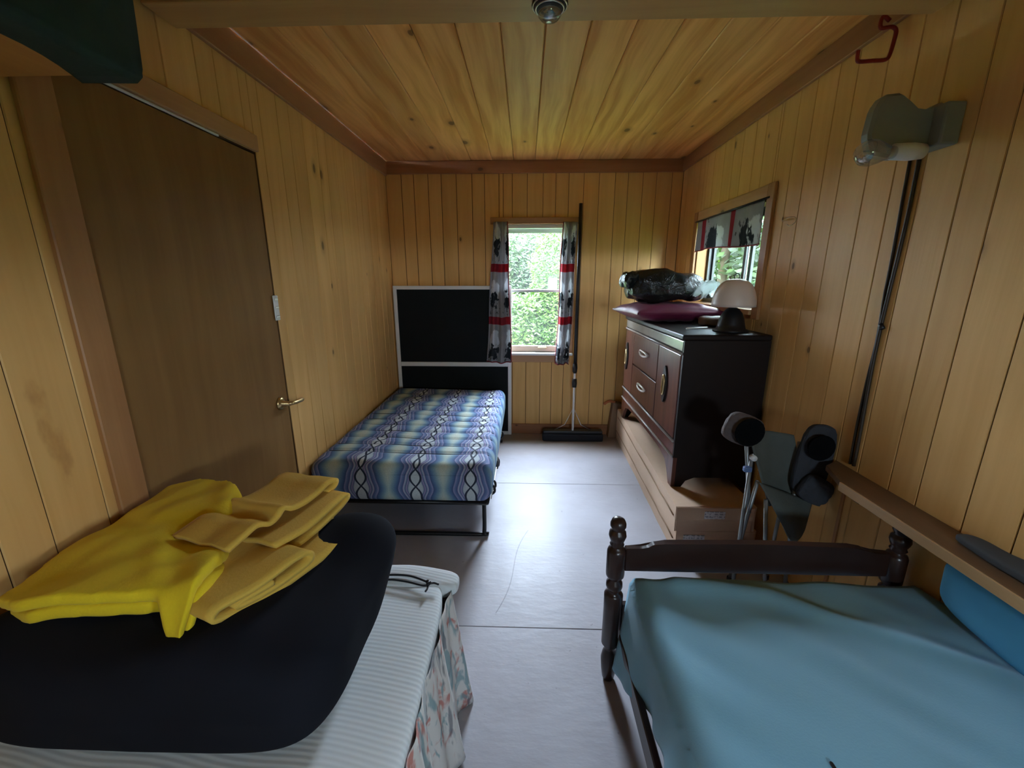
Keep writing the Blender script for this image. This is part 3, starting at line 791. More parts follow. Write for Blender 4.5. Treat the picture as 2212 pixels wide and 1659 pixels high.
# ------------------------------------------------------------------ sideboard
mw = Mat('mahogany_veneer', 0.30, 0.5); x, y, z = mw.xyz(); r_ = mw.rnd()
g = mw.noise(mw.vec(x*30, y*30+r_*9.0, z*2.0), 1.0, 4, 0.6)
mw.color(mw.mix(g.sm(0.3, 0.75), (0.115, 0.038, 0.026), (0.055, 0.017, 0.012)))
m_mah = mw.m
m_mahd = plain('dark_mahogany', (0.012, 0.007, 0.006), 0.48, 0.25, 14.0, spec=0.22)
m_mould = plain('pale_worn_moulding', (0.36, 0.31, 0.28), 0.30, 0.25, 20.0, spec=0.6)
sdx, sdy0, sdy1, sx1 = 0.785, 2.06, 3.26, 1.205
sd = thing('sideboard', 'dark mahogany sideboard with drawers and doors standing on cardboard boxes', 'sideboard', (1.0, 2.66, 0.272))
box('carcass', (sdx+0.012, sdy0+0.012, 0.40), (sx1, sdy1-0.012, 1.062), m_mahd, sd, 0.006, 2)
box('top', (sdx-0.012, sdy0-0.006, 1.062), (sx1, sdy1+0.006, 1.092), m_mahd, sd, 0.008, 2)
box('frieze', (sdx-0.002, sdy0+0.012, 1.004), (sdx+0.014, sdy1-0.012, 1.058), plain('polished_frieze', (0.22, 0.20, 0.175), 0.22, 0.2, 10.0, spec=0.7), sd, 0.004, 2)
for zz in (0.995, 0.528, 0.446):
    tube('moulding', [(sdx-0.004, sdy0+0.012, zz), (sdx-0.004, sdy1-0.012, zz)], 0.0065, m_mould, sd, 8)
box('base_rail', (sdx-0.001, sdy0+0.012, 0.450), (sdx+0.014, sdy1-0.012, 0.524), m_mah, sd, 0.002)
# scalloped apron that ends in the two front feet
ap = [(sdy0, 0.441)]
prof = [(sdy0, 0.274), (sdy0+0.045, 0.274), (sdy0+0.060, 0.30), (sdy0+0.085, 0.345), (sdy0+0.13, 0.385), (sdy0+0.22, 0.405), (sdy0+0.36, 0.410)]
poly = [(sdy0, 0.441)]+prof+[(sdy1+sdy0-a, b) for a, b in prof[::-1]]+[(sdy1, 0.441)]
prism('apron', poly, 'X', sdx, sdx+0.022, m_mah, sd, 0.002)
prof2 = [(sdx+0.023, 0.274), (sdx+0.055, 0.274), (sdx+0.075, 0.31), (sdx+0.12, 0.33), (sx1-0.12, 0.33), (sx1-0.07, 0.31), (sx1-0.05, 0.274), (sx1, 0.274)]
for ye in (sdy0, sdy1-0.022):
    prism('end_panel', prof2+[(sx1, 1.062), (sdx+0.0, 1.062), (sdx+0.0, 0.442), (sdx+0.023, 0.442)], 'Y', ye, ye+0.020, m_mahd, sd, 0.001)
for yy in (sdy0+0.02, sdy1-0.05): box('back_foot', (sx1-0.045, yy, 0.274), (sx1-0.005, yy+0.035, 0.40), m_mahd, sd, 0.003)
def eye_ring(y, z, ly, lz, mat, parent, xx, r=0.006, wood=None):
    pts = []
    for k in range(28):
        a = 2*PI*k/28; c, s = math.cos(a), math.sin(a)
        pts.append((xx-0.006*abs(c if ly > lz else s)**0.5*0+0, y+ly*c*(abs(c)**0.15), z+lz*s*(abs(s)**0.4)*(1-0.25*abs(c))))
    return tube('handle', pts, r, mat, parent, 8, closed=True)
def sdoor(a, b):
    d = box('door', (sdx-0.004, a, 0.540), (sdx+0.0115, b, 0.986), m_mah, sd, 0.004, 2)
    return d
def door_pull(d, y, z):
    lens = []
    for k in range(24):
        a = 2*PI*k/24; lens.append((y+0.036*math.cos(a)*(1-0.35*abs(math.sin(a))**2), z+0.105*math.sin(a)))
    h_ = prism('handle_plate', lens, 'X', sdx-0.013, sdx-0.0045, m_mahd, d, 0.002)
    pts = [(sdx-0.016, y+0.017*math.cos(2*PI*k/24), z-0.004+0.055*math.sin(2*PI*k/24)) for k in range(24)]
    tube('handle_ring', pts, 0.0055, m_brass, h_, 8, closed=True)
d1 = sdoor(2.085, 2.432); door_pull(d1, 2.275, 0.79)
d2 = sdoor(3.002, 3.240); door_pull(d2, 3.16, 0.79)
for za, zb in ((0.540, 0.757), (0.765, 0.986)):
    d = box('drawer', (sdx-0.004, 2.440, za), (sdx+0.0115, 2.994, zb), m_mah, sd, 0.004, 2)
    zc_ = (za+zb)/2+0.012
    yc_ = 2.70
    pts = [(sdx-0.014-0.010*math.sin(PI*k/12), yc_+0.085*math.cos(PI*k/12), zc_+0.016*math.sin(PI*k/12)) for k in range(13)]
    pts2 = [(sdx-0.014-0.010*math.sin(PI*k/12), yc_+0.085*math.cos(PI*k/12), zc_-0.016*math.sin(PI*k/12)) for k in range(13)]
    hh = tube('handle', pts+pts2[::-1][1:-1], 0.0065, plain('ivory_pull', (0.66, 0.58, 0.52), 0.3, 0.1), d, 8, closed=True)

# ------------------------------------------------------------------ things on the sideboard
TZ = 1.0925
lp = thing('table_lamp', 'small lamp with a white dome shade and black base on the sideboard', 'lamp', (1.065, 2.20, TZ))
LX, LY = 1.065, 2.20
lathe('base', [(0.0, TZ), (0.084, TZ), (0.085, TZ+0.010), (0.070, TZ+0.016), (0.064, TZ+0.040), (0.057, TZ+0.070), (0.046, TZ+0.096), (0.030, TZ+0.115), (0.014, TZ+0.125), (0.010, TZ+0.13), (0.0, TZ+0.131)], (LX, LY, 0), m_blackplast, lp, 28)
m_shade = plain('milk_glass_shade', (0.70, 0.60, 0.52), 0.35, 0.04)
zs_ = TZ+0.128
prof = [(0.104*math.cos(a)**0.72 if a < 1.55 else 0.004, zs_+0.138*math.sin(a)) for a in [PI/2*k/16 for k in range(17)]]
sh = lathe('lamp_shade', [(0.098, zs_+0.001)]+prof, (LX, LY, 0), m_shade, lp, 32)
pts = [(LX+0.014*math.cos(a), LY, zs_+0.150+0.014*math.sin(a)) for a in [2*PI*k/16 for k in range(16)]]
tube('finial_ring', pts, 0.0025, m_blackmetal, sh, 6, closed=True)
st = tube('paint_stick', [(0.865, 2.265, TZ+0.006), (1.00, 2.33, TZ+0.006)], 0.0055, m_white, None, 6)
tag(st, 'thin white stick lying on the sideboard top by the lamp', 'stick')
msat = Mat('maroon_satin', 0.42, 0.35); x, y, z = msat.xyz()
msat.color(msat.mix(msat.noise(msat.vec(x, y, z), 8.0, 3), (0.10, 0.010, 0.033), (0.17, 0.018, 0.060)))
msat.b.inputs['Sheen Weight'].default_value = 0.05
def pillow_fn(cx, cy, cz, lx, ly, lz, rot, seed, wr=0.012):
    def f(w, q):
        return w
    bm = bmesh.new(); bmesh.ops.create_cube(bm, size=2.0); bmesh.ops.subdivide_edges(bm, edges=bm.edges[:], cuts=26, use_grid_fill=True)
    R = Matrix.Rotation(rot, 3, 'Z')
    for v in bm.verts:
        q = v.co.copy(); px, py = q.x, q.y
        prof_ = max(0.0, (1-abs(px)**3.2))**0.55*max(0.0, (1-abs(py)**3.2))**0.55
        corner = 1-0.06*(1-abs(px)**2)*abs(py)**3-0.0
        w = Vector((px*lx*(1-0.07*(1-py*py)*abs(px)**4), py*ly*(1-0.07*(1-px*px)*abs(py)**4), q.z*lz*(0.07+0.93*prof_)))
        rr = math.hypot(px, py)
        w.z += wr*noise.noise(Vector((px*4+seed, py*4, q.z*0.5)))*prof_+wr*0.7*abs(noise.noise(Vector((math.atan2(py, px)*3.5+seed, 0.5, 0))))*max(0, rr-0.5)*(1 if q.z > 0 else 0)
        v.co = R @ w+Vector((cx, cy, cz))
    return bm
pil = from_bm('satin_pillow', pillow_fn(0.925, 2.80, TZ+0.062, 0.285, 0.235, 0.058, 0.12, 2.0), msat.m, None, True)
tag(pil, 'maroon satin pillow overhanging the sideboard top under the black bag', 'pillow')
mbag = Mat('black_plastic_film', 0.22, 0.5); x, y, z = mbag.xyz()
mbag.color((0.010, 0.012, 0.011)); mbag.bump(mbag.noise(mbag.vec(x, y, z), 16.0, 4, 0.6, 1.0), 0.6, 0.02)
def bag_fn(w, q):
    n = noise.noise(w*9)+0.5*noise.noise(w*21)
    t = (w.x-0.70)/0.45
    z = w.z
    if z > 1.28: z += 0.035*(1-t)-0.02*t
    return (w.x+0.014*n, w.y+0.018*n, z+0.016*n)
bag = thing('plastic_bag', 'stuffed black plastic bag lying on the maroon pillow', 'bag', (0.9, 2.85, TZ+0.118))
blob('bag_body', (0.675, 2.66, TZ+0.122), (1.155, 3.0, TZ+0.310), mbag.m, bag, 3.2, 30, 0.03, 7.0, bag_fn)
blob('bag_knot', (0.615, 2.70, TZ+0.215), (0.74, 2.90, TZ+0.315), mbag.m, bag, 2.4, 16, 0.03, 16.0, lambda w, q: (w.x, w.y, w.z+0.02*noise.noise(w*25)))
def cf(u, v):
    a = u*2.2-0.3; x = 1.02+0.15*u; y = 2.45+0.27*v
    n = noise.noise(Vector((u*5, v*5, 2)))+0.5*noise.noise(Vector((u*11, v*11, 4)))
    return (x+0.012*n, y-0.02*n, TZ+0.185+0.075*math.sin(PI*u)*math.sin(PI*(0.15+0.8*v))+0.028*n-0.05*abs(u-0.4))
cb = grid('clear_plastic_bag', cf, 26, 26, m_clear, None)
tag(cb, 'crumpled clear plastic bag beside the black bag under the side window', 'bag')
tf = blob('folded_paper', (1.02, 2.40, TZ+0.001), (1.17, 2.54, TZ+0.055), plain('mixed_papers', (0.16, 0.12, 0.12), 0.6, 0.6, 18.0), None, 5.0, 10, 0.01, 12.0)
tag(tf, 'small bundle of papers on the sideboard between pillow and lamp', 'papers')

# ------------------------------------------------------------------ blue bed at the right
m_post = plain('dark_turned_wood', (0.030, 0.014, 0.011), 0.28, 0.3, 18.0, spec=0.5)
bd = thing('wooden_bed', 'dark wooden bed frame with turned footboard posts under the blue sheet', 'bed', (0.75, 0.15, 0))
FY = 1.175
def post(xp):
    pr_ = [(0.0, 0.0), (0.017, 0.0), (0.021, 0.01), (0.026, 0.045), (0.029, 0.085), (0.024, 0.112), (0.018, 0.124), (0.017, 0.130), (0.024, 0.142), (0.030, 0.150), (0.030, 0.30),
           (0.031, 0.345), (0.027, 0.352), (0.018, 0.358), (0.023, 0.366), (0.027, 0.378), (0.026, 0.392), (0.017, 0.402), (0.017, 0.406), (0.029, 0.418), (0.030, 0.426), (0.030, 0.508), (0.026, 0.518),
           (0.018, 0.524), (0.018, 0.528), (0.023, 0.534), (0.019, 0.541), (0.024, 0.552), (0.028, 0.565), (0.026, 0.578), (0.019, 0.584), (0.019, 0.587), (0.025, 0.598), (0.025, 0.608), (0.020, 0.620), (0.010, 0.627), (0.0, 0.628)]
    return lathe('bed_post', pr_, (xp, FY, 0), m_post, bd, 20)
post(0.298); post(1.172)
out = [(0.325, 0.440), (0.325, 0.522), (0.375, 0.522), (0.395, 0.527), (0.412, 0.538), (0.45, 0.543), (0.735, 0.549), (1.02, 0.543), (1.058, 0.538), (1.075, 0.527), (1.095, 0.522), (1.145, 0.522), (1.145, 0.440)]
prism('footboard_rail', out, 'Y', FY-0.012, FY+0.012, m_post, bd, 0.003)
box('lower_rail', (0.325, FY-0.012, 0.20), (1.145, FY+0.012, 0.31), m_post, bd, 0.003)
box('side_rail', (0.318, -0.80, 0.145), (0.338, FY-0.03, 0.215), m_post, bd, 0.003)
box('side_rail', (1.165, -0.80, 0.145), (1.185, FY-0.03, 0.215), m_post, bd, 0.003)
post2 = [(0.0, 0.0), (0.03, 0.0), (0.03, 0.9), (0.02, 0.93), (0.0, 0.94)]
lathe('bed_post', post2, (0.298, -0.83, 0), m_post, bd, 16); lathe('bed_post', post2, (1.172, -0.83, 0), m_post, bd, 16)
box('headboard', (0.33, -0.842, 0.35), (1.14, -0.818, 0.85), m_post, bd, 0.004)
m_navy = plain('navy_ticking', (0.015, 0.025, 0.075), 0.7, 0.2)
mt = blob('mattress', (0.366, -0.79, 0.216), (1.19, FY-0.032, 0.436), m_navy, None, 9.0, 24)
tag(mt, 'navy mattress on the wooden bed mostly hidden by the blue sheet', 'mattress')
ms_ = Mat('pale_blue_cotton', 0.78, 0.2); x, y, z = ms_.xyz()
wv = ms_.noise(ms_.vec(x*220, y*220, z*220), 1.0, 2); bg_ = ms_.noise(ms_.vec(x, y, z), 3.0, 3)
ms_.color(ms_.mix(bg_, (0.16, 0.36, 0.48), (0.20, 0.41, 0.53))); ms_.bump(wv*0.6+bg_*2, 0.12, 0.004)
ms_.b.inputs['Sheen Weight'].default_value = 0.2
def hem_z(y):
    if y > 0.70: return 0.31-(y-0.70)/0.44*0.235
    return 0.31+0.03*math.sin((0.7-y)*4)
ridge = [Vector((0.47, 1.10)), Vector((0.72, 1.055)), Vector((0.92, 0.93)), Vector((1.13, 0.78)), Vector((1.2, 0.6))]
def dseg(p, a, b):
    ab = b-a; t = max(0, min(1, (p-a).dot(ab)/ab.length_squared)); return (p-a-ab*t).length
def sheet(u, v):
    y = FY-0.024-(FY+0.80)*v
    hz = hem_z(y); ztop = 0.452; xl = 0.346; r = 0.045
    drop = ztop-r-hz; arc = r*PI/2; top = 1.195-(xl+r); tot = drop+arc+top+0.05
    d = u*tot
    if d < drop:
        k = 1-d/drop; z = hz+d
        rip = k*k*(0.020*math.sin(y*16+0.8+0.6*math.sin(y*5))+0.008*math.sin(y*37))
        x = xl-0.006-0.018*k+rip*0.9
        flare = 0.02*k*math.exp(-((y-FY)/0.08)**2)
        return (x-flare*0.6, y+flare*0.2, z)
    d -= drop
    if d < arc:
        a = d/r; x = xl+r-r*math.cos(a); z = ztop-r+r*math.sin(a)
    else:
        d -= arc; x = xl+r+min(d, top); z = ztop-(max(0, d-top))*0.6
    p = Vector((x, y)); dd = min(dseg(p, a_, b_) for a_, b_ in zip(ridge[:-1], ridge[1:]))
    e = min(1, max(0, (x-xl)/0.06))
    z += e*(0.016*math.exp(-(dd/0.030)**2)+0.007*noise.noise(Vector((x*5, y*4, 1)))+0.006*noise.noise(Vector(((x+y)*9, (x-y)*2.5, 4))))
    z += e*0.018*max(0, (x-0.95)/0.25)*min(1, max(0, (1.1-y)/0.3))
    # the foot end is tucked down behind the footboard
    ft = max(0, (y-(FY-0.065))/0.041)
    z -= 0.055*ft*ft*e
    return (x, y, z)
sheet_o = grid('bed_sheet', sheet, 120, 130, ms_.m, None, 0.003, offset=1.0)
tag(sheet_o, 'pale blue cotton sheet draped over the bed at the right', 'sheet')
zq = min(((sheet(a_/160, b_/160)[0]-0.593)**2+(sheet(a_/160, b_/160)[1]-0.612)**2, sheet(a_/160, b_/160)[2]) for a_ in range(30, 120) for b_ in range(30, 80))[1]
ds = blob('sheet_speck', (0.589, 0.604, zq+0.002), (0.597, 0.620, zq+0.0045), m_blackplast, None, 3.0, 4)
tag(ds, 'tiny dark speck lying on the pale blue sheet', 'speck')
m_blue = plain('bright_blue_cotton', (0.07, 0.30, 0.50), 0.75, 0.12, 6.0)
bp_ = blob('blue_pillow', (1.135, 0.18, 0.470), (1.214, 1.025, 0.640), m_blue, None, 5.0, 20, 0.008, 8.0)
tag(bp_, 'bright blue pillow wedged under the wooden ledge by the wall', 'pillow')
# ledge along the right wall
lg = thing('wall_ledge', 'narrow brown wooden ledge along the right wall above the blue bed', 'shelf', (1.16, 0.3, 0.645))
prism('board', [(1.105, -1.2), (1.2215, -1.2), (1.2215, 1.545), (1.150, 1.50), (1.105, 1.36)], 'Z', 0.645, 0.667, m_ledge, lg, 0.002)
prism('front_lip', [(1.099, -1.2), (1.1045, -1.2), (1.1045, 1.36), (1.099, 1.36)], 'Z', 0.637, 0.668, pine('pale_ledge_edge', (0.55, 0.36, 0.18), (0.42, 0.25, 0.11), 'Y', 'Z', 0.5, 0.2, 0.0), lg, 0.001)
for yy in (1.40, 0.55, -0.4): prism('bracket', [(1.215, 0.56), (1.2215, 0.56), (1.2215, 0.645), (1.13, 0.645)], 'Y', yy, yy+0.02, m_ledge, lg)
gc = blob('grey_cloth', (1.150, 0.55, 0.668), (1.2205, 1.03, 0.692), plain('dark_grey_felt', (0.055, 0.06, 0.065), 0.9), None, 4.0, 14, 0.006, 14.0)
tag(gc, 'folded dark grey cloth lying on the wooden ledge', 'cloth')

# ------------------------------------------------------------------ camp chair, folded against the wall
m_fab = plain('grey_green_canvas', (0.080, 0.090, 0.080), 0.85, 0.15, 20.0, bump=0.2)
m_fabd = plain('dark_grey_canvas', (0.034, 0.037, 0.045), 0.85, 0.2, 20.0, bump=0.2)
m_mesh = plain('black_mesh', (0.004, 0.0045, 0.005), 0.95, spec=0.05)
m_tube = plain('grey_steel_tube', (0.26, 0.27, 0.27), 0.4, 0.2, metal=0.5)
cc = thing('camp_chair', 'half-folded grey canvas camp chair with cup holders beside the sideboard', 'chair', (1.05, 1.60, 0))
CY = 1.60
def fb(u, v):
    tl, tr_, bl, br_ = Vector((0.895, CY, 0.765)), Vector((1.085, CY+0.01, 0.745)), Vector((0.995, CY-0.05, 0.46)), Vector((1.165, CY-0.02, 0.45))
    p = (tl*(1-u)+tr_*u)*(1-v)+(bl*(1-u)+br_*u)*v
    return p+Vector((0, 0.025*math.sin(PI*u)+0.006*noise.noise(Vector((u*4, v*4, 0))), 0))
grid('back_panel', fb, 20, 24, m_fab, cc, 0.006)
def fs(u, v):
    a, b = Vector((0.935, CY-0.05, 0.57)), Vector((1.175, CY-0.02, 0.47)); c, d = Vector((1.045, CY-0.10, 0.37)), Vector((1.12, CY-0.08, 0.365))
    p = (a*(1-u)+b*u)*(1-v)+(c*(1-u)+d*u)*v
    return p+Vector((0, -0.03*math.sin(PI*u)*math.sin(PI*v)-0.012, -0.035*math.sin(PI*u)*v))
grid('seat_panel', fs, 20, 20, m_fab, cc, 0.006)
# armrests with cup holders
def arm(cx, cz, rx, rz, tilt, mat, yy, name='armrest'):
    bm = bmesh.new(); bmesh.ops.create_cube(bm, size=2.0); bmesh.ops.subdivide_edges(bm, edges=bm.edges[:], cuts=14, use_grid_fill=True)
    R = Matrix.Rotation(tilt, 3, 'Y')
    for v in bm.verts:
        q = v.co; n = (abs(q.x)**3+abs(q.z)**3+abs(q.y)**6)**(1/3.4); q = q/max(n, 1e-6)
        v.co = R @ Vector((q.x*rx, q.y*0.018, q.z*rz))+Vector((cx, yy, cz))+Vector((0, 0.008*noise.noise(v.co*3), 0))
    return from_bm(name, bm, mat, cc, True)
a1 = arm(0.868, 0.775, 0.075, 0.062, 0.35, plain('brown_grey_canvas', (0.085, 0.062, 0.058), 0.8, 0.2), CY-0.01)
lathe('cup_holder', [(0.0, 0.022), (0.040, 0.022), (0.052, 0.0), (0.058, -0.006), (0.052, -0.012), (0.042, -0.004), (0.0, 0.016)], (0.872, CY-0.050, 0.778), m_mesh, a1, 20, 'Y')
a2 = arm(1.150, 0.655, 0.066, 0.150, 0.10, m_fabd, CY-0.03)
lathe('cup_holder', [(0.0, 0.022), (0.036, 0.022), (0.046, 0.0), (0.052, -0.006), (0.048, -0.010), (0.036, -0.004), (0.0, 0.012)], (1.140, CY-0.070, 0.725), m_mesh, a2, 20, 'Y')
a3 = arm(1.150, 0.545, 0.062, 0.055, 0.5, m_fabd, CY-0.07, 'arm_pouch')
legs = [((0.892, CY+0.012, 0.77), (0.950, CY, 0.40)), ((0.925, CY, 0.66), (0.915, CY-0.02, 0.012)), ((0.945, CY-0.03, 0.56), (0.955, CY+0.08, 0.012)), ((0.965, CY-0.07, 0.50), (1.02, CY-0.09, 0.012)), ((1.105, CY, 0.72), (1.115, CY-0.06, 0.012)), ((1.09, CY+0.02, 0.40), (1.13, CY+0.10, 0.012))]
for a, b in legs: tube('leg', [a, b], 0.008, m_tube, cc, 8)
for a, b in legs[1:]: lathe('foot_cap', [(0.0, 0.0), (0.014, 0.0), (0.013, 0.02), (0.0, 0.022)], (b[0], b[1], 0), m_blackplast, cc, 10)
lathe('joint_cap', [(0.0, 0.0), (0.012, 0.0), (0.013, 0.02), (0.0, 0.022)], (0.924, CY-0.024, 0.655), m_white, cc, 10, 'Y')
box('blue_clip', (0.893, CY-0.022, 0.592), (0.925, CY+0.0, 0.616), plain('blue_plastic', (0.10, 0.16, 0.32), 0.4), cc, 0.006, 2)

# ------------------------------------------------------------------ fixtures on the right wall and beam
wlp = thing('wall_light', 'grey wall light with a clear glass bulb on the right wall', 'lamp', (1.21, 1.41, 1.77))
m_grey = plain('grey_enamel', (0.22, 0.24, 0.23), 0.45, 0.15)
box('junction_box', (1.168, 1.345, 1.725), (1.2215, 1.455, 1.835), m_grey, wlp, 0.006, 2)
gpoly = [(1.005, 1.835), (1.025, 1.868), (1.075, 1.872), (1.098, 1.848), (1.118, 1.822), (1.15, 1.818), (1.172, 1.842), (1.200, 1.848), (1.206, 1.740), (1.15, 1.712), (1.085, 1.700), (1.02, 1.710), (0.998, 1.76)]
prism('reflector', gpoly, 'Y', 1.385, 1.425, m_grey, wlp, 0.008)
class mgl: m = glass_mat('bulb_glass', (0.80, 0.83, 0.84), 0.14, (0.95, 0.95, 0.95), 0.30)
lathe('bulb', [(0.0, -0.070), (0.020, -0.066), (0.034, -0.048), (0.036, -0.028), (0.028, -0.004), (0.018, 0.018), (0.016, 0.040), (0.0, 0.041)], (1.035, 1.375, 1.712), mgl.m, wlp, 20, 'X')
lathe('socket', [(0.0, 0.0), (0.022, 0.0), (0.024, 0.05), (0.020, 0.085), (0.0, 0.086)], (1.07, 1.378, 1.715), m_sashw, wlp, 16, 'X')
m_cord = plain('dark_brown_cord', (0.035, 0.022, 0.012), 0.5, 0.2)
cordo = thing('power_cord', 'dark double power cord running down the right wall to the ledge', 'cord', (1.216, 1.46, 0.70))
def cy_(z, k): return 1.462+0.006*math.sin(z*7+k*1.7)+0.013*k*min(1, max(0, (z-1.15)/0.15))
for k in (0, 1):
    tube('strand', [(1.2165, cy_(z_, k)+(0.011 if k else 0), z_) for z_ in [0.685+(1.73-0.685)*i/30 for i in range(31)]], 0.0050 if k else 0.0062, m_cord, cordo, 6)
tube('cord_tie', [(1.2140, 1.455, 1.19), (1.2140, 1.468, 1.205)], 0.008, m_blackplast, cordo, 6)
stp = box('wall_strip', (1.2150, 1.468, 0.02), (1.2218, 1.482, 0.640), m_case_z, None, 0.001)
tag(stp, 'thin brown strip on the right wall below the ledge', 'strip')
hk = tube('storage_hook', curve_pts([(1.180, 1.64, 2.172), (1.158, 1.64, 2.185), (1.152, 1.64, 2.168), (1.158, 1.64, 2.152), (1.190, 1.64, 2.155), (1.206, 1.64, 2.145), (1.206, 1.64, 2.12), (1.200, 1.64, 2.075), (1.188, 1.64, 2.062), (1.15, 1.64, 2.060), (1.108, 1.64, 2.058), (1.098, 1.64, 2.064), (1.096, 1.64, 2.090)], 4), 0.0062, m_red, None, 8)
tag(hk, 'dark red bent storage hook high on the right wall near the beam', 'hook')
wh = tube('wire_hook', curve_pts([(1.2205, 2.15, 1.640), (1.205, 2.12, 1.622), (1.195, 2.06, 1.628), (1.205, 2.03, 1.625), (1.205, 2.02, 1.605), (1.2, 2.05, 1.592), (1.205, 2.08, 1.60)], 4), 0.0028, m_brass, None, 6)
tag(wh, 'small bent wire hook on the right wall beside the side window', 'hook')
cl = thing('beam_light', 'bare clear bulb in a dark socket fixed to the ceiling beam', 'lamp', (0.062, 1.405, 2.114))
BLX, BLY = 0.062, 1.405
lathe('socket', [(0.0, 2.1145), (0.050, 2.1145), (0.052, 2.108), (0.046, 2.100), (0.040, 2.097), (0.0, 2.096)], (BLX, BLY, 0), m_blackplast, cl, 24)
for zz, rr in ((2.104, 0.048), (2.0975, 0.040)):
    tube('socket_ring', [(BLX+rr*math.cos(2*PI*k/24), BLY+rr*math.sin(2*PI*k/24), zz) for k in range(24)], 0.0022, m_chrome, cl, 6, closed=True)
lathe('bulb', [(0.0, 2.097), (0.028, 2.097), (0.033, 2.090), (0.033, 2.082), (0.026, 2.074), (0.012, 2.069), (0.0, 2.068)], (BLX, BLY, 0), mgl.m, cl, 20)

# ------------------------------------------------------------------ bed at the left
mp = Mat('ribbed_mattress_pad', 0.85, 0.1); x, y, z = mp.xyz()
rib = ((y+x*0.10+0.004*(x*20).sin())*(2*PI/0.012)).sin()
mp.color(mp.mix(rib*0.5+0.5, (0.60, 0.64, 0.66), (0.66, 0.70, 0.72))); mp.bump(rib*0.5+mp.noise(mp.vec(x, y, z), 40.0, 2)*0.6, 0.13, 0.004)
m_pad = mp.m
lb = thing('single_bed', 'bed at the lower left with a white ribbed pad and floral skirt', 'bed', (-0.67, 0.15, 0))
box('bed_base', (-1.105, -0.85, 0.10), (-0.275, 1.085, 0.29), m_dark, lb, 0.01)
for xx in (-1.06, -0.32):
    for yy in (-0.78, 1.02): box('leg', (xx-0.02, yy-0.02, 0.0), (xx+0.02, yy+0.02, 0.10), m_blackplast, lb, 0.003)
def pad_fn(w, q):
    return (w.x, w.y, w.z+(0.008*noise.noise(w*4) if q.z > 0 else 0))
pad = blob('mattress_pad', (-1.112, -0.88, 0.292), (-0.232, 1.135, 0.452), m_pad, lb, 14.0, 40, 0.004, 5.0, pad_fn)
mk_ = Mat('faded_floral_cotton', 0.8, 0.15); x, y, z = mk_.xyz()
n0 = mk_.noise(mk_.vec(x*14+y*14, z*6, y*11), 1.0, 3, 0.5, 0.6); n1 = mk_.noise(mk_.vec(y*19+3.0, z*11, x*14), 1.0, 3, 0.55, 0.8); n2 = mk_.noise(mk_.vec(y*26+9.0, z*8+4.0, x*14), 1.0, 3, 0.5, 1.0)
c = mk_.mix(n0, (0.60, 0.57, 0.54), (0.70, 0.69, 0.68))
c = mk_.mix(n1.sm(0.52, 0.62)*0.85, c, (0.50, 0.17, 0.14)); c = mk_.mix(n2.sm(0.54, 0.63)*0.75, c, (0.16, 0.30, 0.34))
c = mk_.mix(n0.sm(0.56, 0.64)*0.75, c, (0.13, 0.14, 0.17))
mk_.color(c); m_floral = mk_.m
def skirt(u, v):
    # u runs along the right side from the head to the foot corner and round the far end
    L1, L2 = 1.98, 0.80; d = u*(L1+L2)
    k = v
    wave = (0.004+0.020*k)*math.sin(d*34+1.4*math.sin(d*6))+(0.003+0.010*k)*math.sin(d*83+2*math.sin(d*9))
    zt, zb = 0.425, 0.012
    z = zt+(zb-zt)*v+0.008*math.sin(d*9)*k
    out = 0.030*k+wave+0.004
    if d < L1: return (-0.232+out, -0.86+d, z)
    dd = d-L1; a = min(1, dd/0.06)*PI/2
    if dd < 0.06: return (-0.232+out*math.cos(a)-0.002, 1.12+0.012*a+out*math.sin(a), z)
    return (-0.232-(dd-0.06), 1.139+out, z)
grid('bed_skirt', skirt, 360, 18, m_floral, lb, 0.0015)
# soft overhang of the pad at its foot corner
blob('pad_edge', (-1.10, 1.06, 0.385), (-0.205, 1.165, 0.456), m_pad, lb, 4.0, 24, 0.006, 8.0)

# black duvet bundle
md_ = Mat('black_fleece', 0.9, 0.1); x, y, z = md_.xyz()
md_.color(md_.mix(md_.noise(md_.vec(x, y, z), 4.0, 3), (0.006, 0.0062, 0.009), (0.012, 0.013, 0.019)))
def duv(w, q):
    k = (w.z-0.455)/0.24                    # 0 bottom 1 top
    x, y, z = w
    if q.x > 0: x += (0.055*k*max(0, (y-0.62)/0.42)-0.01*(1-k))*abs(q.x)
    y += 0.06*k*max(0, q.y)+0.04*k*min(0, -q.y)*0
    n = noise.noise(w*4.5)+0.4*noise.noise(w*11)
    z += 0.022*n*max(0.0, min(1.0, (k-0.2)/0.6))
    z -= 0.05*max(0, (x+0.52)/0.2)*k*(1-max(0, min(1, (y-0.6)/0.45)))
    z += 0.05*k*math.exp(-((x+0.42)/0.10)**2-((y-1.0)/0.12)**2)
    return (x+0.012*noise.noise(w*6+Vector((5, 0, 0))), y+0.014*n*(1-abs(q.z)), z)
dv = blob('black_duvet', (-1.105, 0.562, 0.4545), (-0.372, 1.02, 0.700), md_.m, None, 5.5, 40, 0.0, 4.0, duv)
tag(dv, 'folded black duvet on the left bed beneath the yellow blanket', 'duvet')
cdp = [(-0.435, 1.092, 0.462), (-0.40, 1.097, 0.462), (-0.35, 1.093, 0.462), (-0.30, 1.072, 0.463), (-0.283, 1.058, 0.463), (-0.30, 1.052, 0.463), (-0.35, 1.066, 0.463), (-0.40, 1.074, 0.463), (-0.44, 1.070, 0.463)]
dc = thing('drawstring', 'thin black drawstring loop lying on the white mattress pad', 'cord', (-0.35, 1.07, 0.46))
tube('loop', curve_pts(cdp, 5), 0.0032, m_blackplast, dc, 6)
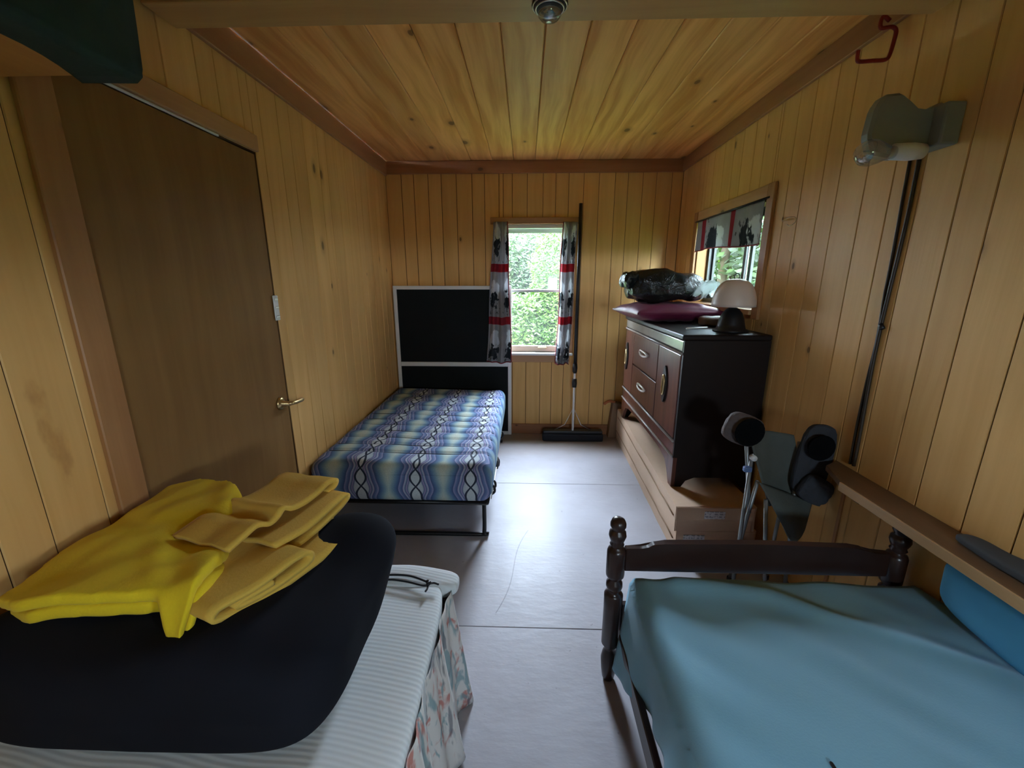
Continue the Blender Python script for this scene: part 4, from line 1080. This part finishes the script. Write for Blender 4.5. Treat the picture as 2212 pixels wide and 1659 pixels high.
tube('knot', curve_pts([(-0.292, 1.066, 0.466), (-0.283, 1.060, 0.468), (-0.288, 1.052, 0.466)], 3), 0.006, m_blackplast, dc, 6)
tube('loose_end', curve_pts([(-0.285, 1.060, 0.463), (-0.270, 1.064, 0.463), (-0.255, 1.058, 0.463)], 3), 0.003, m_blackplast, dc, 6)
tube('loose_end', curve_pts([(-0.287, 1.055, 0.463), (-0.285, 1.040, 0.463), (-0.288, 1.028, 0.463)], 3), 0.003, m_blackplast, dc, 6)

# yellow blanket folded on the duvet
def fleece(name, c):
    m = Mat(name, 0.95, 0.05); x, y, z = m.xyz()
    f = m.noise(m.vec(x, y, z), 160.0, 2); b = m.noise(m.vec(x, y, z), 6.0, 3)
    m.color(m.mix(b*0.6+f*0.4, tuple(v*0.85 for v in c), c)); m.bump(f+b*0.5, 0.3, 0.003)
    m.b.inputs['Sheen Weight'].default_value = 0.06; return m.m
m_yel = fleece('yellow_fleece', (0.78, 0.58, 0.025)); m_tan = fleece('warm_lit_fleece', (0.66, 0.42, 0.075))  # tan copy of the yellow puts a warm light cast into the folds
yb_ = thing('folded_blanket', 'yellow fleece blanket folded on top of the black duvet', 'blanket', (-0.8, 0.85, 0.70))
outl = [(-1.045, 0.660), (-1.075, 0.81), (-1.075, 0.985), (-1.075, 1.11), (-1.0, 1.145), (-0.88, 1.10), (-0.79, 1.03), (-0.735, 0.955), (-0.695, 0.86), (-0.655, 0.765), (-0.640, 0.69), (-0.640, 0.615), (-0.675, 0.622), (-0.715, 0.662), (-0.82, 0.648), (-0.97, 0.632)]
def lay(name, outline, za, zb, sag):
    V, F = soft_slab(outline, za, zb, 0.008, 6)
    W_ = []
    for v in V:
        n = noise.noise(Vector((v.x*5, v.y*5, 3)))
        x, y, z = v
        z += 0.016*n+0.010*noise.noise(Vector((v.x*3+v.y*6, v.y*3, 8)))+0.005*noise.noise(Vector((v.x*14-v.y*9, v.y*12, 2)))
        z += 0.022*math.exp(-(((v.x+0.80)+(v.y-1.0)*0.5)/0.05)**2)-0.016*math.exp(-((v.y-0.86+0.25*(v.x+0.8))/0.05)**2)
        z += 0.012*math.exp(-(((v.x+0.78)*0.8+(v.y-0.74)*0.6)/0.025)**2)*max(0, 1-abs(v.y-0.76)/0.15)
        tip = max(0, (0.672-y)/0.05)*math.exp(-((x+0.65)/0.05)**2)
        z -= 0.055*min(1.2, tip)
        z -= 0.015*max(0, (-0.95-x)/0.15)
        W_.append((x, y, z+sag))
    return mk(name, W_, F, m_yel, yb_, True)
lay('bottom_fold', [(a*0.985-0.006, b+0.006) for a, b in outl], 0.700, 0.732, 0.0)
lay('top_fold', [(a, b) for a, b in outl], 0.731, 0.760, 0.001)
# the loose folded layers at its right side: a folded sheet seen edge-on
P0, P1 = Vector((-0.655, 0.675, 0.0)), Vector((-0.520, 1.060, 0.0))
e_ = (P1-P0); Ls = e_.length; e_.normalize(); pn = Vector((-e_.y, e_.x, 0))
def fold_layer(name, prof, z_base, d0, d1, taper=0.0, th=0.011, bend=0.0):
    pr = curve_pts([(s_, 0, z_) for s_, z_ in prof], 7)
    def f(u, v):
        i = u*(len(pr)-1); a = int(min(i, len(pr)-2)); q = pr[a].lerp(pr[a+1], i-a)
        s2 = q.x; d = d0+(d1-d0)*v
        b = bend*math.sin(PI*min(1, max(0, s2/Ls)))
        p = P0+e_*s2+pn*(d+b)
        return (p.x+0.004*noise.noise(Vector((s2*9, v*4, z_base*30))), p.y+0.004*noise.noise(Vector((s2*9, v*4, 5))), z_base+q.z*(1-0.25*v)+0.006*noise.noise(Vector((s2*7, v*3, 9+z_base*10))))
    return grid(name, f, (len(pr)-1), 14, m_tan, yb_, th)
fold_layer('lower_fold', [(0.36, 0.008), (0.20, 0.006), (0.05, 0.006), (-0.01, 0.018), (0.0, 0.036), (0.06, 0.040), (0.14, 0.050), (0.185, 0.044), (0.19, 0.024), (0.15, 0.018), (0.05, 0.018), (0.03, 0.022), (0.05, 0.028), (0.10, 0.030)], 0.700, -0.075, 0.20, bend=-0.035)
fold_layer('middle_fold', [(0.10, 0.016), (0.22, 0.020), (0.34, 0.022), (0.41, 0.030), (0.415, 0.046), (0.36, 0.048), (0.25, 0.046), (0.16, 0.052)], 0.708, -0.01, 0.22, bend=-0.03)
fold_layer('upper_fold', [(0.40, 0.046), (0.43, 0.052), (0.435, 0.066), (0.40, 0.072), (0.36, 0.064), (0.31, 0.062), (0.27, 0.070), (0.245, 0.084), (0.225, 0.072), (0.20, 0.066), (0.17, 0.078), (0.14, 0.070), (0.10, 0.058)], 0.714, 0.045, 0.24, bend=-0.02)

# ------------------------------------------------------------------ high shelf with a green blanket at the upper left
hs = thing('high_shelf', 'pine board shelf high on the left wall beneath the green blanket', 'shelf', (-0.98, 0.0, 1.755))
box('board', (XL+0.0005, -1.3, 1.757), (-0.815, 0.950, 1.778), pine('orange_pine_board', (0.62, 0.34, 0.10), (0.45, 0.21, 0.05), 'Y', 'X', 0.5, 1.0, 0.0), hs, 0.002)
for yy in (0.90, -0.2): prism('bracket', [(XL+0.0005, 1.65), (XL+0.012, 1.65), (-0.90, 1.757), (XL+0.0005, 1.757)], 'Y', yy-0.45, yy-0.43, m_case_y, hs)
m_green = plain('dark_green_wool', (0.018, 0.042, 0.036), 0.9, 0.25, 14.0, bump=0.2)
def gb(u, v):
    y = 0.965-2.2*v
    path = [(-0.93+0.05*math.sin(v*20), 1.7525), (-0.86, 1.7515), (-0.812, 1.7505), (-0.800, 1.760), (-0.797, 1.80), (-0.790, 1.90), (-0.785, 2.02), (-0.80, 2.08), (-0.86, 2.11), (-1.10, 2.115)]
    i = u*(len(path)-1); a = int(min(i, len(path)-2)); f = i-a
    x = path[a][0]+(path[a+1][0]-path[a][0])*f; z = path[a][1]+(path[a+1][1]-path[a][1])*f
    x += 0.004*noise.noise(Vector((y*4, z*6, 0)))*(1 if z > 1.77 else 0)
    return (x, y, z)
gbl = thing('green_blanket', 'dark green blanket draped over the high shelf at the upper left', 'blanket', (-0.95, 0.0, 1.78))
grid('drape', gb, 54, 60, m_green, gbl, 0.005)
blob('blanket_fill', (-1.10, -1.2, 1.780), (-0.806, 0.962, 2.095), m_green, gbl, 18.0, 12)
